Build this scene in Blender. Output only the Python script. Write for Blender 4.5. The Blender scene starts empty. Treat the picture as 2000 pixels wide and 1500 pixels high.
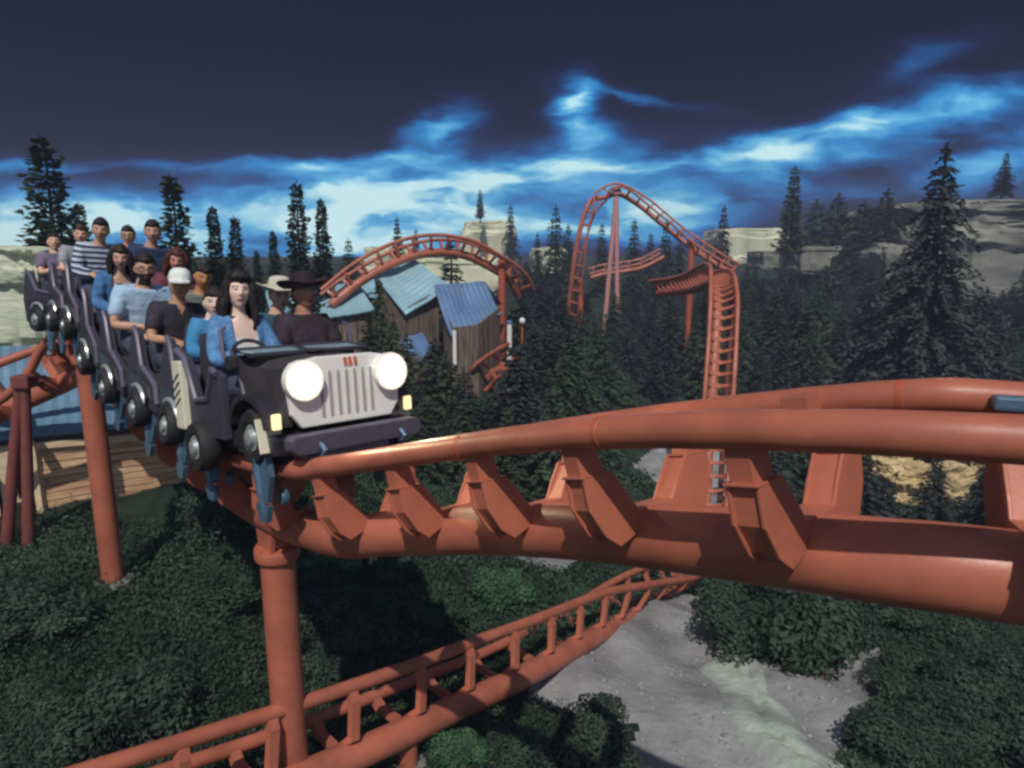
import bpy, bmesh, math, random
import numpy as np
from mathutils import Vector, Matrix, noise as mnoise
R = math.radians
random.seed(7)
rng = np.random.default_rng(7)
S = bpy.context.scene
COL = S.collection

# ------------------------------------------------------------------ camera
FPX, PITCH = 1318.0, R(10.73)
CP, SP = math.cos(PITCH), math.sin(PITCH)
cd = bpy.data.cameras.new("camera")
cam = bpy.data.objects.new("camera", cd)
COL.objects.link(cam)
cam.location = (0, 0, 0)
cam.rotation_euler = (R(90) - PITCH, 0, 0)
cd.sensor_width = 36
cd.lens = 36 * FPX / 2000
cd.clip_start = 0.05
cd.clip_end = 3000
S.camera = cam

# ------------------------------------------------------------------ exposure
S.view_settings.view_transform = 'Standard'
S.view_settings.look = 'None'
S.view_settings.exposure = 0.12
S.view_settings.gamma = 1.0
S.cycles.filter_width = 2.7
S.cycles.max_bounces = 6
S.cycles.transparent_max_bounces = 8

# ------------------------------------------------------------------ sun
SUN = Vector((-0.05, -0.62, 0.78)).normalized()          # towards the sun: behind the camera, a little left
sd = bpy.data.lights.new("sun", 'SUN')
sd.energy = 2.7
sd.angle = R(0.6)
sd.color = (1.0, 0.95, 0.86)
sun = bpy.data.objects.new("sun", sd)
COL.objects.link(sun)
sun.rotation_euler = SUN.to_track_quat('Z', 'Y').to_euler()


def ray(px, py):
    u = (px - 1000) / FPX
    v = -(py - 750) / FPX
    return Vector((u, CP + SP * v, -SP + CP * v))


def W(px, py, Y):
    d = ray(px, py)
    return d * (Y / d.y)


# ------------------------------------------------------------------ world: stormy dusk sky with a torn blue cloud bank
world = bpy.data.worlds.new("World")
S.world = world
world.use_nodes = True
nt = world.node_tree
nt.nodes.clear()
world.cycles.sampling_method = 'MANUAL'
world.cycles.sample_map_resolution = 512


def N(kind, **kw):
    n = nt.nodes.new(kind)
    for k, v in kw.items():
        setattr(n, k, v)
    return n


def L(a, b):
    nt.links.new(a, b)


def mth(op, a, b=None, c=None, clamp=False):
    n = N('ShaderNodeMath', operation=op, use_clamp=clamp)
    for i, x in enumerate((a, b, c)):
        if x is None:
            continue
        if isinstance(x, (int, float)):
            n.inputs[i].default_value = x
        else:
            L(x, n.inputs[i])
    return n.outputs[0]


def build_sky():
    tc = N('ShaderNodeTexCoord')
    sep = N('ShaderNodeSeparateXYZ')
    L(tc.outputs['Generated'], sep.inputs[0])
    dy = mth('MAXIMUM', sep.outputs[1], 0.08)
    u = mth('DIVIDE', sep.outputs[0], dy)
    w = mth('DIVIDE', sep.outputs[2], dy)
    comb = N('ShaderNodeCombineXYZ')
    L(u, comb.inputs[0]); L(w, comb.inputs[1])
    # ragged edges: warp the bank by two octaves of noise, stretched along the wind
    mp = N('ShaderNodeMapping')
    mp.inputs['Scale'].default_value = (2.6, 7.0, 1)
    mp.inputs['Rotation'].default_value = (0, 0, R(-9))
    L(comb.outputs[0], mp.inputs[0])
    nz = N('ShaderNodeTexNoise')
    nz.inputs['Scale'].default_value = 1.6
    nz.inputs['Detail'].default_value = 8
    nz.inputs['Roughness'].default_value = 0.58
    L(mp.outputs[0], nz.inputs['Vector'])
    sub = N('ShaderNodeVectorMath', operation='SUBTRACT')
    L(nz.outputs['Color'], sub.inputs[0]); sub.inputs[1].default_value = (.5, .5, .5)
    mul = N('ShaderNodeVectorMath', operation='MULTIPLY')
    L(sub.outputs[0], mul.inputs[0]); mul.inputs[1].default_value = (.16, .085, 0)
    add = N('ShaderNodeVectorMath', operation='ADD')
    L(comb.outputs[0], add.inputs[0]); L(mul.outputs[0], add.inputs[1])
    P = add.outputs[0]
    blobs = [
        (660, 428, 110, 55, 0, .62), (480, 402, 200, 26, 3, .48), (20, 440, 85, 44, 0, .95), (215, 435, 150, 40, 0, .95),
        (800, 405, 180, 50, 10, .48), (950, 370, 180, 46, 15, .42), (872, 262, 58, 36, 25, .42), (775, 305, 90, 26, 28, .34),
        (1116, 205, 38, 46, 0, .85), (1160, 255, 42, 22, 20, .26), (1250, 183, 120, 9, -8, .26),
        (1150, 332, 220, 26, 6, .42), (1225, 392, 110, 40, 5, .42), (1080, 425, 160, 30, 5, .3),
        (1460, 300, 180, 30, 13, .48), (1620, 262, 200, 30, 12, .40), (1860, 222, 190, 32, 12, .42), (1640, 312, 200, 20, 10, .28),
        (1815, 115, 100, 30, 22, .2), (1900, 335, 150, 30, 5, .36), (2080, 250, 150, 60, 10, .3),
        (280, 325, 340, 15, 0, .26), (40, 330, 130, 22, 0, .2), (550, 335, 180, 20, 5, .3),
        (1400, 400, 200, 40, 12, .34), (1300, 445, 170, 34, 0, .28), (650, 495, 260, 34, 0, .42), (400, 490, 110, 50, 0, .42),
        (980, 445, 240, 34, 0, .4), (1650, 380, 90, 18, 0, .12), (-250, 420, 200, 60, 0, .5), (-150, 330, 160, 18, 0, .25),
        (2250, 330, 200, 50, 5, .3), (760, 360, 260, 40, 6, .22), (1100, 300, 260, 30, 8, .12),
    ]
    acc = None
    for (px, py, rx, ry, ang, amp) in blobs:
        d = ray(px, py)
        m = N('ShaderNodeMapping', vector_type='TEXTURE')
        m.inputs['Location'].default_value = (d.x / d.y, d.z / d.y, 0)
        m.inputs['Rotation'].default_value = (0, 0, R(ang))
        m.inputs['Scale'].default_value = (rx / FPX, ry / FPX, 1)
        L(P, m.inputs[0])
        dt = N('ShaderNodeVectorMath', operation='DOT_PRODUCT')
        L(m.outputs[0], dt.inputs[0]); L(m.outputs[0], dt.inputs[1])
        e = mth('EXPONENT', mth('MULTIPLY', dt.outputs['Value'], -0.9))
        acc = mth('MULTIPLY', e, amp) if acc is None else mth('MULTIPLY_ADD', e, amp, acc)
    # wispy inner structure
    mp2 = N('ShaderNodeMapping')
    mp2.inputs['Scale'].default_value = (7, 24, 1)
    mp2.inputs['Rotation'].default_value = (0, 0, R(-11))
    L(P, mp2.inputs[0])
    nz2 = N('ShaderNodeTexNoise')
    nz2.inputs['Scale'].default_value = 1.1
    nz2.inputs['Detail'].default_value = 5
    nz2.inputs['Roughness'].default_value = .5
    L(mp2.outputs[0], nz2.inputs['Vector'])
    wis = N('ShaderNodeMapRange')
    wis.inputs['From Min'].default_value = .3; wis.inputs['From Max'].default_value = .7
    wis.inputs['To Min'].default_value = .36; wis.inputs['To Max'].default_value = 1.7
    L(nz2.outputs['Fac'], wis.inputs[0])
    dens = mth('MULTIPLY', acc, wis.outputs[0])
    rp = N('ShaderNodeValToRGB')
    els = rp.color_ramp.elements
    els[0].position = 0.0; els[0].color = (.004, .006, .024, 1)
    els[1].position = 1.0; els[1].color = (.62, .9, .95, 1)
    for pos, c in ((.10, (.008, .016, .065)), (.24, (.010, .075, .25)), (.45, (.025, .24, .58)), (.66, (.12, .46, .76)), (.84, (.40, .74, .88))):
        e = els.new(pos); e.color = (*c, 1)
    L(dens, rp.inputs[0])
    # slow tonal drift of the slate cloud deck
    nz3 = N('ShaderNodeTexNoise')
    nz3.inputs['Scale'].default_value = 2.2
    nz3.inputs['Detail'].default_value = 3
    L(comb.outputs[0], nz3.inputs['Vector'])
    mr = N('ShaderNodeMapRange')
    mr.inputs['To Min'].default_value = .8; mr.inputs['To Max'].default_value = 1.2
    L(nz3.outputs['Fac'], mr.inputs[0])
    vm = N('ShaderNodeVectorMath', operation='SCALE')
    L(rp.outputs[0], vm.inputs[0]); L(mr.outputs[0], vm.inputs['Scale'])
    # the open sky overhead and behind: Nishita, dim
    sky = N('ShaderNodeTexSky', sky_type='NISHITA', sun_disc=False)
    sky.sun_elevation = math.asin(SUN.z)
    sky.sun_rotation = math.atan2(SUN.x, SUN.y)
    sk = N('ShaderNodeVectorMath', operation='SCALE')
    L(sky.outputs[0], sk.inputs[0]); sk.inputs['Scale'].default_value = 0.05
    tint = N('ShaderNodeVectorMath', operation='MULTIPLY')
    L(sk.outputs[0], tint.inputs[0]); tint.inputs[1].default_value = (1.0, 1.0, 1.08)
    up = N('ShaderNodeMapRange', interpolation_type='SMOOTHSTEP')
    up.inputs['From Min'].default_value = .62; up.inputs['From Max'].default_value = .9
    L(sep.outputs[2], up.inputs[0])
    bk = N('ShaderNodeMapRange', interpolation_type='SMOOTHSTEP')
    bk.inputs['From Min'].default_value = .25; bk.inputs['From Max'].default_value = -.3
    L(sep.outputs[1], bk.inputs[0])
    k = mth('MAXIMUM', up.outputs[0], bk.outputs[0])
    mix = N('ShaderNodeMix', data_type='RGBA')
    L(k, mix.inputs['Factor']); L(vm.outputs[0], mix.inputs['A']); L(tint.outputs[0], mix.inputs['B'])
    bg = N('ShaderNodeBackground')
    bg.inputs['Strength'].default_value = 1.0
    L(mix.outputs['Result'], bg.inputs['Color'])
    out = N('ShaderNodeOutputWorld')
    L(bg.outputs[0], out.inputs['Surface'])


build_sky()


# ------------------------------------------------------------------ materials
def mat(name, col, rough=.6, metal=0.0, var=.0, vscale=6.0, bump=0.0, bscale=20.0, spec=.5, col2=None, emit=None, stretch=None, coat=0.0, detail=4):
    m = bpy.data.materials.new(name)
    m.use_nodes = True
    t = m.node_tree
    b = t.nodes['Principled BSDF']
    b.inputs['Base Color'].default_value = (*col, 1)
    b.inputs['Roughness'].default_value = rough
    b.inputs['Metallic'].default_value = metal
    b.inputs['Specular IOR Level'].default_value = spec
    b.inputs['Coat Weight'].default_value = coat
    if emit:
        b.inputs['Emission Color'].default_value = (*emit[0], 1)
        b.inputs['Emission Strength'].default_value = emit[1]
    vec = None
    if var or bump or col2:
        tc = t.nodes.new('ShaderNodeTexCoord')
        mp = t.nodes.new('ShaderNodeMapping')
        if stretch:
            mp.inputs['Scale'].default_value = stretch
        t.links.new(tc.outputs['Object'], mp.inputs[0])
        vec = mp.outputs[0]
    if var or col2:
        n = t.nodes.new('ShaderNodeTexNoise')
        n.inputs['Scale'].default_value = vscale
        n.inputs['Detail'].default_value = detail
        n.inputs['Roughness'].default_value = .6
        t.links.new(vec, n.inputs['Vector'])
        r = t.nodes.new('ShaderNodeValToRGB')
        r.color_ramp.elements[0].position = .33
        r.color_ramp.elements[1].position = .68
        lo = tuple(c * (1 - var) for c in col)
        hi = tuple(min(1, c * (1 + var)) for c in col) if col2 is None else col2
        r.color_ramp.elements[0].color = (*lo, 1)
        r.color_ramp.elements[1].color = (*hi, 1)
        t.links.new(n.outputs['Fac'], r.inputs[0])
        t.links.new(r.outputs[0], b.inputs['Base Color'])
        q = t.nodes.new('ShaderNodeMapRange')
        q.inputs['From Min'].default_value = .3; q.inputs['From Max'].default_value = .7
        q.inputs['To Min'].default_value = min(1, rough * 1.3); q.inputs['To Max'].default_value = rough * .8
        t.links.new(n.outputs['Fac'], q.inputs[0]); t.links.new(q.outputs[0], b.inputs['Roughness'])
    if bump:
        n2 = t.nodes.new('ShaderNodeTexNoise')
        n2.inputs['Scale'].default_value = bscale
        n2.inputs['Detail'].default_value = 5
        t.links.new(vec, n2.inputs['Vector'])
        bp = t.nodes.new('ShaderNodeBump')
        bp.inputs['Strength'].default_value = bump
        bp.inputs['Distance'].default_value = .05
        t.links.new(n2.outputs['Fac'], bp.inputs['Height'])
        t.links.new(bp.outputs[0], b.inputs['Normal'])
    return m


def leaf_mat(name, c1, c2):
    m = mat(name, c1, rough=.7, spec=.25, var=.1, vscale=1.3, col2=c2)
    return m


M = {}
M['orange'] = mat('orange_paint', (.42, .130, .080), rough=.42, var=.22, vscale=2.4, bump=.03, bscale=45, spec=.4)
M['worn'] = mat('wheel_polished_paint', (.46, .19, .13), rough=.32, var=.3, vscale=5, spec=.5)
M['orange_dull'] = mat('weathered_orange_paint', (.42, .09, .045), rough=.5, var=.2, vscale=2.5)
M['maroon'] = mat('dark_red_oxide_paint', (.20, .058, .052), rough=.55, var=.25, vscale=3)
M['steel'] = mat('blue_grey_steel', (.10, .18, .27), rough=.35, metal=.3, var=.2, vscale=8)
M['gap'] = mat('dark_seam', (.05, .015, .012), rough=.8)
M['ground'] = mat('forest_floor', (.016, .028, .022), rough=.95, var=.4, vscale=.9, bump=.8, bscale=6, col2=(.040, .058, .042), spec=.1, detail=8)
M['path'] = mat('pale_dirt', (.21, .21, .215), rough=.95, var=.2, vscale=1.2, bump=.5, bscale=9, col2=(.36, .36, .37), spec=.1, detail=9)
M['cream_rock'] = mat('cream_rock', (.42, .46, .36), rough=.9, vscale=1.2, bump=.9, bscale=3, col2=(.66, .68, .52), spec=.15, stretch=(.6, .6, 3.2), detail=8)
M['far_rock'] = mat('pale_far_rock', (.50, .52, .36), rough=.9, vscale=.25, bump=.7, bscale=.8, col2=(.78, .78, .58), spec=.1, stretch=(1.6, 1.6, .4), detail=7)
M['grey_rock'] = mat('grey_rock', (.12, .12, .115), rough=.92, vscale=.35, bump=1, bscale=.9, col2=(.29, .295, .25), spec=.1, stretch=(.7, .7, 2.6), detail=9)
M['gold_rock'] = mat('ochre_rock', (.42, .30, .15), rough=.9, vscale=1.3, bump=1, bscale=3, col2=(.75, .60, .34), spec=.1, stretch=(.8, .8, 2), detail=8)
M['bark'] = mat('bark', (.045, .035, .03), rough=.95, var=.4, vscale=5, bump=.8, bscale=14)
M['needle'] = leaf_mat('spruce_needles', (.022, .042, .028), (.070, .105, .058))
M['needle2'] = leaf_mat('blue_spruce_needles', (0.022, 0.032, 0.032), (0.054, 0.066, 0.061))
M['needle3'] = leaf_mat('yellow_green_needles', (.045, .07, .025), (.11, .14, .05))
M['leaf'] = leaf_mat('dark_leaves', (.018, .040, .027), (.050, .090, .052))
M['leaf2'] = leaf_mat('bright_leaves', (.035, .085, .045), (.08, .19, .085))
M['leaf3'] = leaf_mat('grey_leaves', (.022, .040, .030), (.055, .085, .060))


# ------------------------------------------------------------------ mesh building
class MB:
    def __init__(s):
        s.v = []; s.f = []; s.mi = []

    def add(s, vs, fs, mi=0):
        o = len(s.v)
        s.v += [tuple(p) for p in vs]
        s.f += [tuple(i + o for i in f) for f in fs]
        s.mi += [mi] * len(fs)

    def box(s, c, d, mi=0, M3=None, taper=1.0, bev=0.0):
        c = Vector(c)
        hx, hy, hz = d[0] / 2, d[1] / 2, d[2] / 2
        if bev:
            b = min(bev, hx * .9, hy * .9, hz * .9)
            bm = bmesh.new()
            bmesh.ops.create_cube(bm, size=1)
            for q in bm.verts:
                k = taper if q.co.z > 0 else 1
                q.co = Vector((q.co.x * d[0] * k, q.co.y * d[1] * k, q.co.z * d[2]))
            bmesh.ops.bevel(bm, geom=bm.edges[:], offset=b, segments=2, affect='EDGES', profile=.6)
            bm.verts.index_update()
            vs = [(M3 @ q.co if M3 else q.co) + c for q in bm.verts]
            fs = [[q.index for q in f.verts] for f in bm.faces]
            bm.free()
            s.add(vs, fs, mi)
            return
        vs = []
        for z, k in ((-hz, 1), (hz, taper)):
            for x, y in ((-hx, -hy), (hx, -hy), (hx, hy), (-hx, hy)):
                p = Vector((x * k, y * k, z))
                vs.append((M3 @ p if M3 else p) + c)
        s.add(vs, [(3, 2, 1, 0), (4, 5, 6, 7), (0, 1, 5, 4), (1, 2, 6, 5), (2, 3, 7, 6), (3, 0, 4, 7)], mi)

    def tube(s, pts, rad, seg=12, mi=0, cap=True, up=None):
        pts = [Vector(p) for p in pts]
        n = len(pts)
        rs = rad if isinstance(rad, (list, tuple)) else [rad] * n
        rings = []
        prev = None
        for i in range(n):
            t = (pts[min(i + 1, n - 1)] - pts[max(i - 1, 0)]).normalized()
            if prev is None:
                a = Vector((0, 0, 1)) if abs(t.z) < .9 else Vector((1, 0, 0))
                x = t.cross(a).normalized()
            else:
                x = (prev - t * prev.dot(t)).normalized()
            prev = x
            y = t.cross(x)
            rings.append([pts[i] + (x * math.cos(2 * math.pi * k / seg) + y * math.sin(2 * math.pi * k / seg)) * rs[i] for k in range(seg)])
        vs = [p for r_ in rings for p in r_]
        fs = []
        for i in range(n - 1):
            for k in range(seg):
                a, b = i * seg + k, i * seg + (k + 1) % seg
                fs.append((a, b, b + seg, a + seg))
        if cap:
            fs.append(tuple(range(seg - 1, -1, -1)))
            fs.append(tuple((n - 1) * seg + k for k in range(seg)))
        s.add(vs, fs, mi)

    def lathe(s, prof, seg=20, mi=0, M4=None):
        vs = []
        for (r, z) in prof:
            for k in range(seg):
                a = 2 * math.pi * k / seg
                p = Vector((r * math.cos(a), r * math.sin(a), z))
                vs.append(M4 @ p if M4 else p)
        fs = []
        for i in range(len(prof) - 1):
            for k in range(seg):
                a, b = i * seg + k, i * seg + (k + 1) % seg
                fs.append((a, b, b + seg, a + seg))
        fs.append(tuple(range(seg - 1, -1, -1)))
        fs.append(tuple((len(prof) - 1) * seg + k for k in range(seg)))
        s.add(vs, fs, mi)

    def prism(s, poly, d, M4=None, mi=0):
        """poly in (x, z) extruded from y=-d/2 to d/2"""
        n = len(poly)
        vs = [Vector((p[0], -d / 2, p[1])) for p in poly] + [Vector((p[0], d / 2, p[1])) for p in poly]
        if M4:
            vs = [M4 @ p for p in vs]
        fs = [tuple(range(n)), tuple(range(2 * n - 1, n - 1, -1))]
        for i in range(n):
            j = (i + 1) % n
            fs.append((j, i, i + n, j + n))
        s.add(vs, fs, mi)

    def build(s, name, mats, parent=None, smooth=False, local=False, bevel=0.0):
        me = bpy.data.meshes.new(name)
        off = Vector((0, 0, 0))
        if parent is not None and not local:
            off = Vector(parent.location)
        me.from_pydata([Vector(p) - off for p in s.v], [], s.f)
        if not isinstance(mats, (list, tuple)):
            mats = [mats]
        for m in mats:
            me.materials.append(m)
        if len(mats) > 1:
            me.polygons.foreach_set('material_index', s.mi)
        bm = bmesh.new(); bm.from_mesh(me)
        bmesh.ops.recalc_face_normals(bm, faces=bm.faces[:])
        if bevel:
            es = [e for e in bm.edges if len(e.link_faces) == 2 and e.calc_face_angle(0) > .6]
            bmesh.ops.bevel(bm, geom=es, offset=bevel, segments=2, affect='EDGES', profile=.7, clamp_overlap=True)
        bm.to_mesh(me); bm.free()
        if smooth:
            me.polygons.foreach_set('use_smooth', [True] * len(me.polygons))
            try:
                me.set_sharp_from_angle(angle=R(smooth if smooth is not True else 42))
            except Exception:
                pass
        o = bpy.data.objects.new(name, me)
        COL.objects.link(o)
        if parent is not None:
            o.parent = parent
        return o


def soup(name, verts, quads, m, parent=None, smooth=False):
    """big leaf meshes from numpy arrays (V,3) and (F,k)"""
    me = bpy.data.meshes.new(name)
    F, k = quads.shape
    me.vertices.add(len(verts)); me.vertices.foreach_set('co', np.asarray(verts, np.float32).ravel())
    me.loops.add(F * k); me.loops.foreach_set('vertex_index', quads.astype(np.int32).ravel())
    me.polygons.add(F); me.polygons.foreach_set('loop_start', np.arange(0, F * k, k, dtype=np.int32))
    if smooth:
        me.polygons.foreach_set('use_smooth', np.ones(F, bool))
    me.update(calc_edges=True)
    me.validate()
    me.materials.append(m)
    o = bpy.data.objects.new(name, me)
    COL.objects.link(o)
    if parent is not None:
        o.parent = parent
    return o


def tag(o, label=None, cat=None, group=None, kind=None):
    if label: o['label'] = label
    if cat: o['category'] = cat
    if group: o['group'] = group
    if kind: o['kind'] = kind
    return o


def thing(name, label, cat, loc=(0, 0, 0), group=None, mtx=None):
    o = bpy.data.objects.new(name, None)
    o.empty_display_size = .2
    COL.objects.link(o)
    if mtx is not None:
        o.matrix_world = mtx
        o.location = mtx.translation
    else:
        o.location = loc
    return tag(o, label, cat, group)


def dup(root, mtx, label=None, group=None):
    r = root.copy(); COL.objects.link(r)
    r.matrix_world = mtx
    if label: r['label'] = label
    if group: r['group'] = group
    for ch in list(root.children):
        c = ch.copy(); COL.objects.link(c); c.parent = r
        for g in list(ch.children):
            d = g.copy(); COL.objects.link(d); d.parent = c
    return r


def catmull(pts, n=10):
    P0 = np.asarray(pts, float)
    P0 = np.vstack([2 * P0[0] - P0[1], P0, 2 * P0[-1] - P0[-2]])
    o = []
    for i in range(1, len(P0) - 2):
        a, b, c, d = P0[i - 1:i + 3]
        for t in np.linspace(0, 1, n, endpoint=False):
            o.append(.5 * (2 * b + (c - a) * t + (2 * a - 5 * b + 4 * c - d) * t * t + (3 * b - a - 3 * c + d) * t ** 3))
    o.append(P0[-2])
    return np.array(o)


def fbm(p, s=1.0, o=4):
    return mnoise.fractal(Vector(p) * s, 1.0, 2.1, o)


# ------------------------------------------------------------------ terrain
TP = np.array([
    (-20, 0, -3), (-20, 10, -2.4), (-8.4, 9, -3.9), (-7.3, 10.0, -4.0), (-5.5, 11.1, -3.85), (-6.4, 9.4, -4.05), (-5, 7.9, -4.06), (-6, 4, -3.9), (-2, 4, -4.8),
    (-2, 8, -4.6), (-3, 11, -4.0), (0, 7, -5.35), (2, 7, -5.35), (2, 9, -5.6), (4, 12, -6.5), (6, 18, -8.6), (6, 24, -8.2), (1, 13, -6.2),
    (-1, 16, -5.6), (-5, 16, -4.0), (-10, 20, -2.6), (-12, 25, -2), (-3, 25, -3.9), (-1.7, 22, -3.8), (-6, 22, -3.1), (3, 26, -7.0),
    (12, 20, -7.8), (20, 30, -6.8), (10, 40, -6), (0, 40, -3.4), (-15, 40, -1.2), (25, 45, -4.5), (40, 45, -3), (0, 70, -2.4), (30, 80, -2.6),
    (-40, 70, -.8), (0, 120, -1), (60, 120, -1), (-60, 120, -.6), (6, 6, -5.5), (10, 10, -6.3), (3, 4, -5.2), (0, 3, -5), (0, -2, -5), (10, 0, -5),
    (-6, -3, -4.4), (-200, 100, -.6), (200, 100, -1), (0, 400, -1), (-200, 300, -1), (200, 300, -1), (80, 40, -3), (-60, 20, -1.5), (-60, -20, -3), (60, -20, -4),
    (0, -60, -5), (20, 60, -4.0)])


def _kern(r):
    return r


_d = np.hypot(TP[:, None, 0] - TP[None, :, 0], TP[:, None, 1] - TP[None, :, 1])
_A = np.block([[_kern(_d) + np.eye(len(TP)) * 1e-3, np.ones((len(TP), 1))], [np.ones((1, len(TP))), np.zeros((1, 1))]])
_wt = np.linalg.solve(_A, np.r_[TP[:, 2], 0])


def gz(x, y):
    x = np.asarray(x, float); y = np.asarray(y, float)
    z = np.full(x.shape, _wt[-1])
    for (a, b, _c), k in zip(TP, _wt):
        z = z + k * _kern(np.sqrt((x - a) ** 2 + (y - b) ** 2 + .3))
    z = z + .10 * np.sin(x * 1.7 + 1.3 * np.sin(y * .9)) * np.cos(y * 1.4 + x * .3) + .05 * np.sin(x * 3.9 + y * 2.2)
    return z


def G(px, py):
    """where the view ray of a photo point meets the terrain (a place on the ground to build at)"""
    d = ray(px, py)
    ts = np.geomspace(2, 400, 500)
    zz = gz(d.x * ts, d.y * ts)
    hit = np.nonzero(d.z * ts < zz)[0]
    t = ts[hit[0]] if len(hit) else 400
    if len(hit) and hit[0] > 0:
        a, b = ts[hit[0] - 1], ts[hit[0]]
        for _ in range(18):
            m_ = (a + b) / 2
            if d.z * m_ < float(gz(d.x * m_, d.y * m_)): b = m_
            else: a = m_
        t = b
    return Vector((d.x * t, d.y * t, float(gz(d.x * t, d.y * t))))


def build_ground():
    def axis(lo, hi, fine_lo, fine_hi, step):
        a = [fine_lo]
        x, s_ = fine_lo, step
        while x > lo:
            s_ *= 1.13; x -= s_; a.insert(0, x)
        b = list(np.arange(fine_lo + step, fine_hi, step))
        x, s_ = b[-1], step
        while x < hi:
            s_ *= 1.13; x += s_; b.append(x)
        return np.array(a + b)
    xs = axis(-900, 900, -12, 12, .22)
    ys = axis(-300, 1500, 2, 26, .22)
    X, Y = np.meshgrid(xs, ys)
    Z = gz(X, Y)
    V = np.stack([X, Y, Z], -1).reshape(-1, 3)
    nx, ny = len(xs), len(ys)
    i = np.arange(nx - 1)[None, :] + np.arange(ny - 1)[:, None] * nx
    F = np.stack([i, i + 1, i + nx + 1, i + nx], -1).reshape(-1, 4)
    o = soup('ground', V, F, M['ground'], smooth=True)
    tag(o, kind='structure')


build_ground()


def inside(poly, x, y):
    r_ = np.zeros(x.shape, bool)
    n = len(poly)
    j = n - 1
    for i in range(n):
        xi, yi = poly[i]; xj, yj = poly[j]
        c = ((yi > y) != (yj > y)) & (x < (xj - xi) * (y - yi) / (yj - yi + 1e-12) + xi)
        r_ ^= c
        j = i
    return r_


PATHS = []


def ground_sheet(name, pix, step, m, lift=.025):
    pts = [G(*p) for p in pix]
    poly = [(p.x, p.y) for p in pts]
    PATHS.append(poly)
    x0, x1 = min(p[0] for p in poly), max(p[0] for p in poly)
    y0, y1 = min(p[1] for p in poly), max(p[1] for p in poly)
    xs = np.arange(x0 - step, x1 + step, step); ys = np.arange(y0 - step, y1 + step, step)
    X, Y = np.meshgrid(xs, ys)
    wob = .10 * np.sin(X * 5.1 + Y * 3.3) + .07 * np.sin(X * 11 - Y * 7)
    Z = gz(X, Y) + lift
    keep = inside(poly, X[:-1, :-1] + step / 2 + wob[:-1, :-1], Y[:-1, :-1] + step / 2 + .8 * wob[:-1, :-1])
    nx = len(xs)
    i = np.arange(nx - 1)[None, :] + np.arange(len(ys) - 1)[:, None] * nx
    F = np.stack([i, i + 1, i + nx + 1, i + nx], -1)[keep]
    V = np.stack([X, Y, Z], -1).reshape(-1, 3)
    used = np.unique(F)
    rem = np.full(len(V), -1); rem[used] = np.arange(len(used))
    o = soup(name, V[used], rem[F], m, smooth=True)
    tag(o, kind='structure')
    return o


ground_sheet('path', [(1010, 1330), (1180, 1240), (1320, 1160), (1385, 1150), (1400, 1250), (1480, 1290), (1600, 1300), (1680, 1275), (1685, 1190), (1705, 1195),
                      (1720, 1260), (1745, 1370), (1650, 1420), (1625, 1515), (1610, 1600), (1190, 1600), (1225, 1440), (1140, 1395), (1060, 1375)], .07, M['path'])
ground_sheet('path', [(1235, 905), (1290, 868), (1390, 862), (1440, 900), (1420, 1000), (1330, 990), (1290, 960)], .15, M['path'])
ground_sheet('path', [(1005, 1092), (1060, 1075), (1125, 1088), (1120, 1112), (1050, 1112)], .08, M['path'])


# ------------------------------------------------------------------ coaster tracks
def pix0(p):
    t = CP * p.y - SP * p.z
    return 1000 + FPX * p.x / t, 750 - FPX * (SP * p.y + CP * p.z) / t


class Path:
    def __init__(s, pts, rolls=None, n=12, up=None):
        """pts: centre of the rail plane; rolls in degrees; up: optional per-point up hints"""
        s.p = catmull(pts, n)
        k = len(s.p)
        s.t = np.gradient(s.p, axis=0)
        s.t /= np.linalg.norm(s.t, axis=1)[:, None]
        rr = np.interp(np.linspace(0, 1, k), np.linspace(0, 1, len(pts)), rolls) if rolls is not None else np.zeros(k)
        hint = catmull(up, n) if up is not None else np.tile([0, 0, 1.0], (k, 1))
        s.u = np.zeros((k, 3)); s.l = np.zeros((k, 3))
        for i in range(k):
            t = s.t[i]
            h = hint[i] / np.linalg.norm(hint[i])
            l_ = np.cross(t, h); l_ /= np.linalg.norm(l_) + 1e-9       # right of travel
            u_ = np.cross(l_, t)
            a = R(rr[i])
            s.l[i] = l_ * math.cos(a) + u_ * math.sin(a)
            s.u[i] = u_ * math.cos(a) - l_ * math.sin(a)
        s.s = np.r_[0, np.cumsum(np.linalg.norm(np.diff(s.p, axis=0), axis=1))]

    def at(s, d):
        f = lambda A: np.array([np.interp(d, s.s, A[:, k]) for k in range(3)])
        t = f(s.t); t /= np.linalg.norm(t)
        u = f(s.u); u -= t * u.dot(t); u /= np.linalg.norm(u)
        return Vector(f(s.p)), Vector(t), Vector(u)

    def frame(s, d):
        """matrix: x = right of travel, y = travel, z = up"""
        p, t, u = s.at(d)
        l_ = t.cross(u)
        m = Matrix((l_, t, u)).transposed().to_4x4()
        m.translation = p
        return m


GA, HH, RR, SR = .76, .49, .063, .140      # gauge, spine depth, rail radius, spine radius


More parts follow.
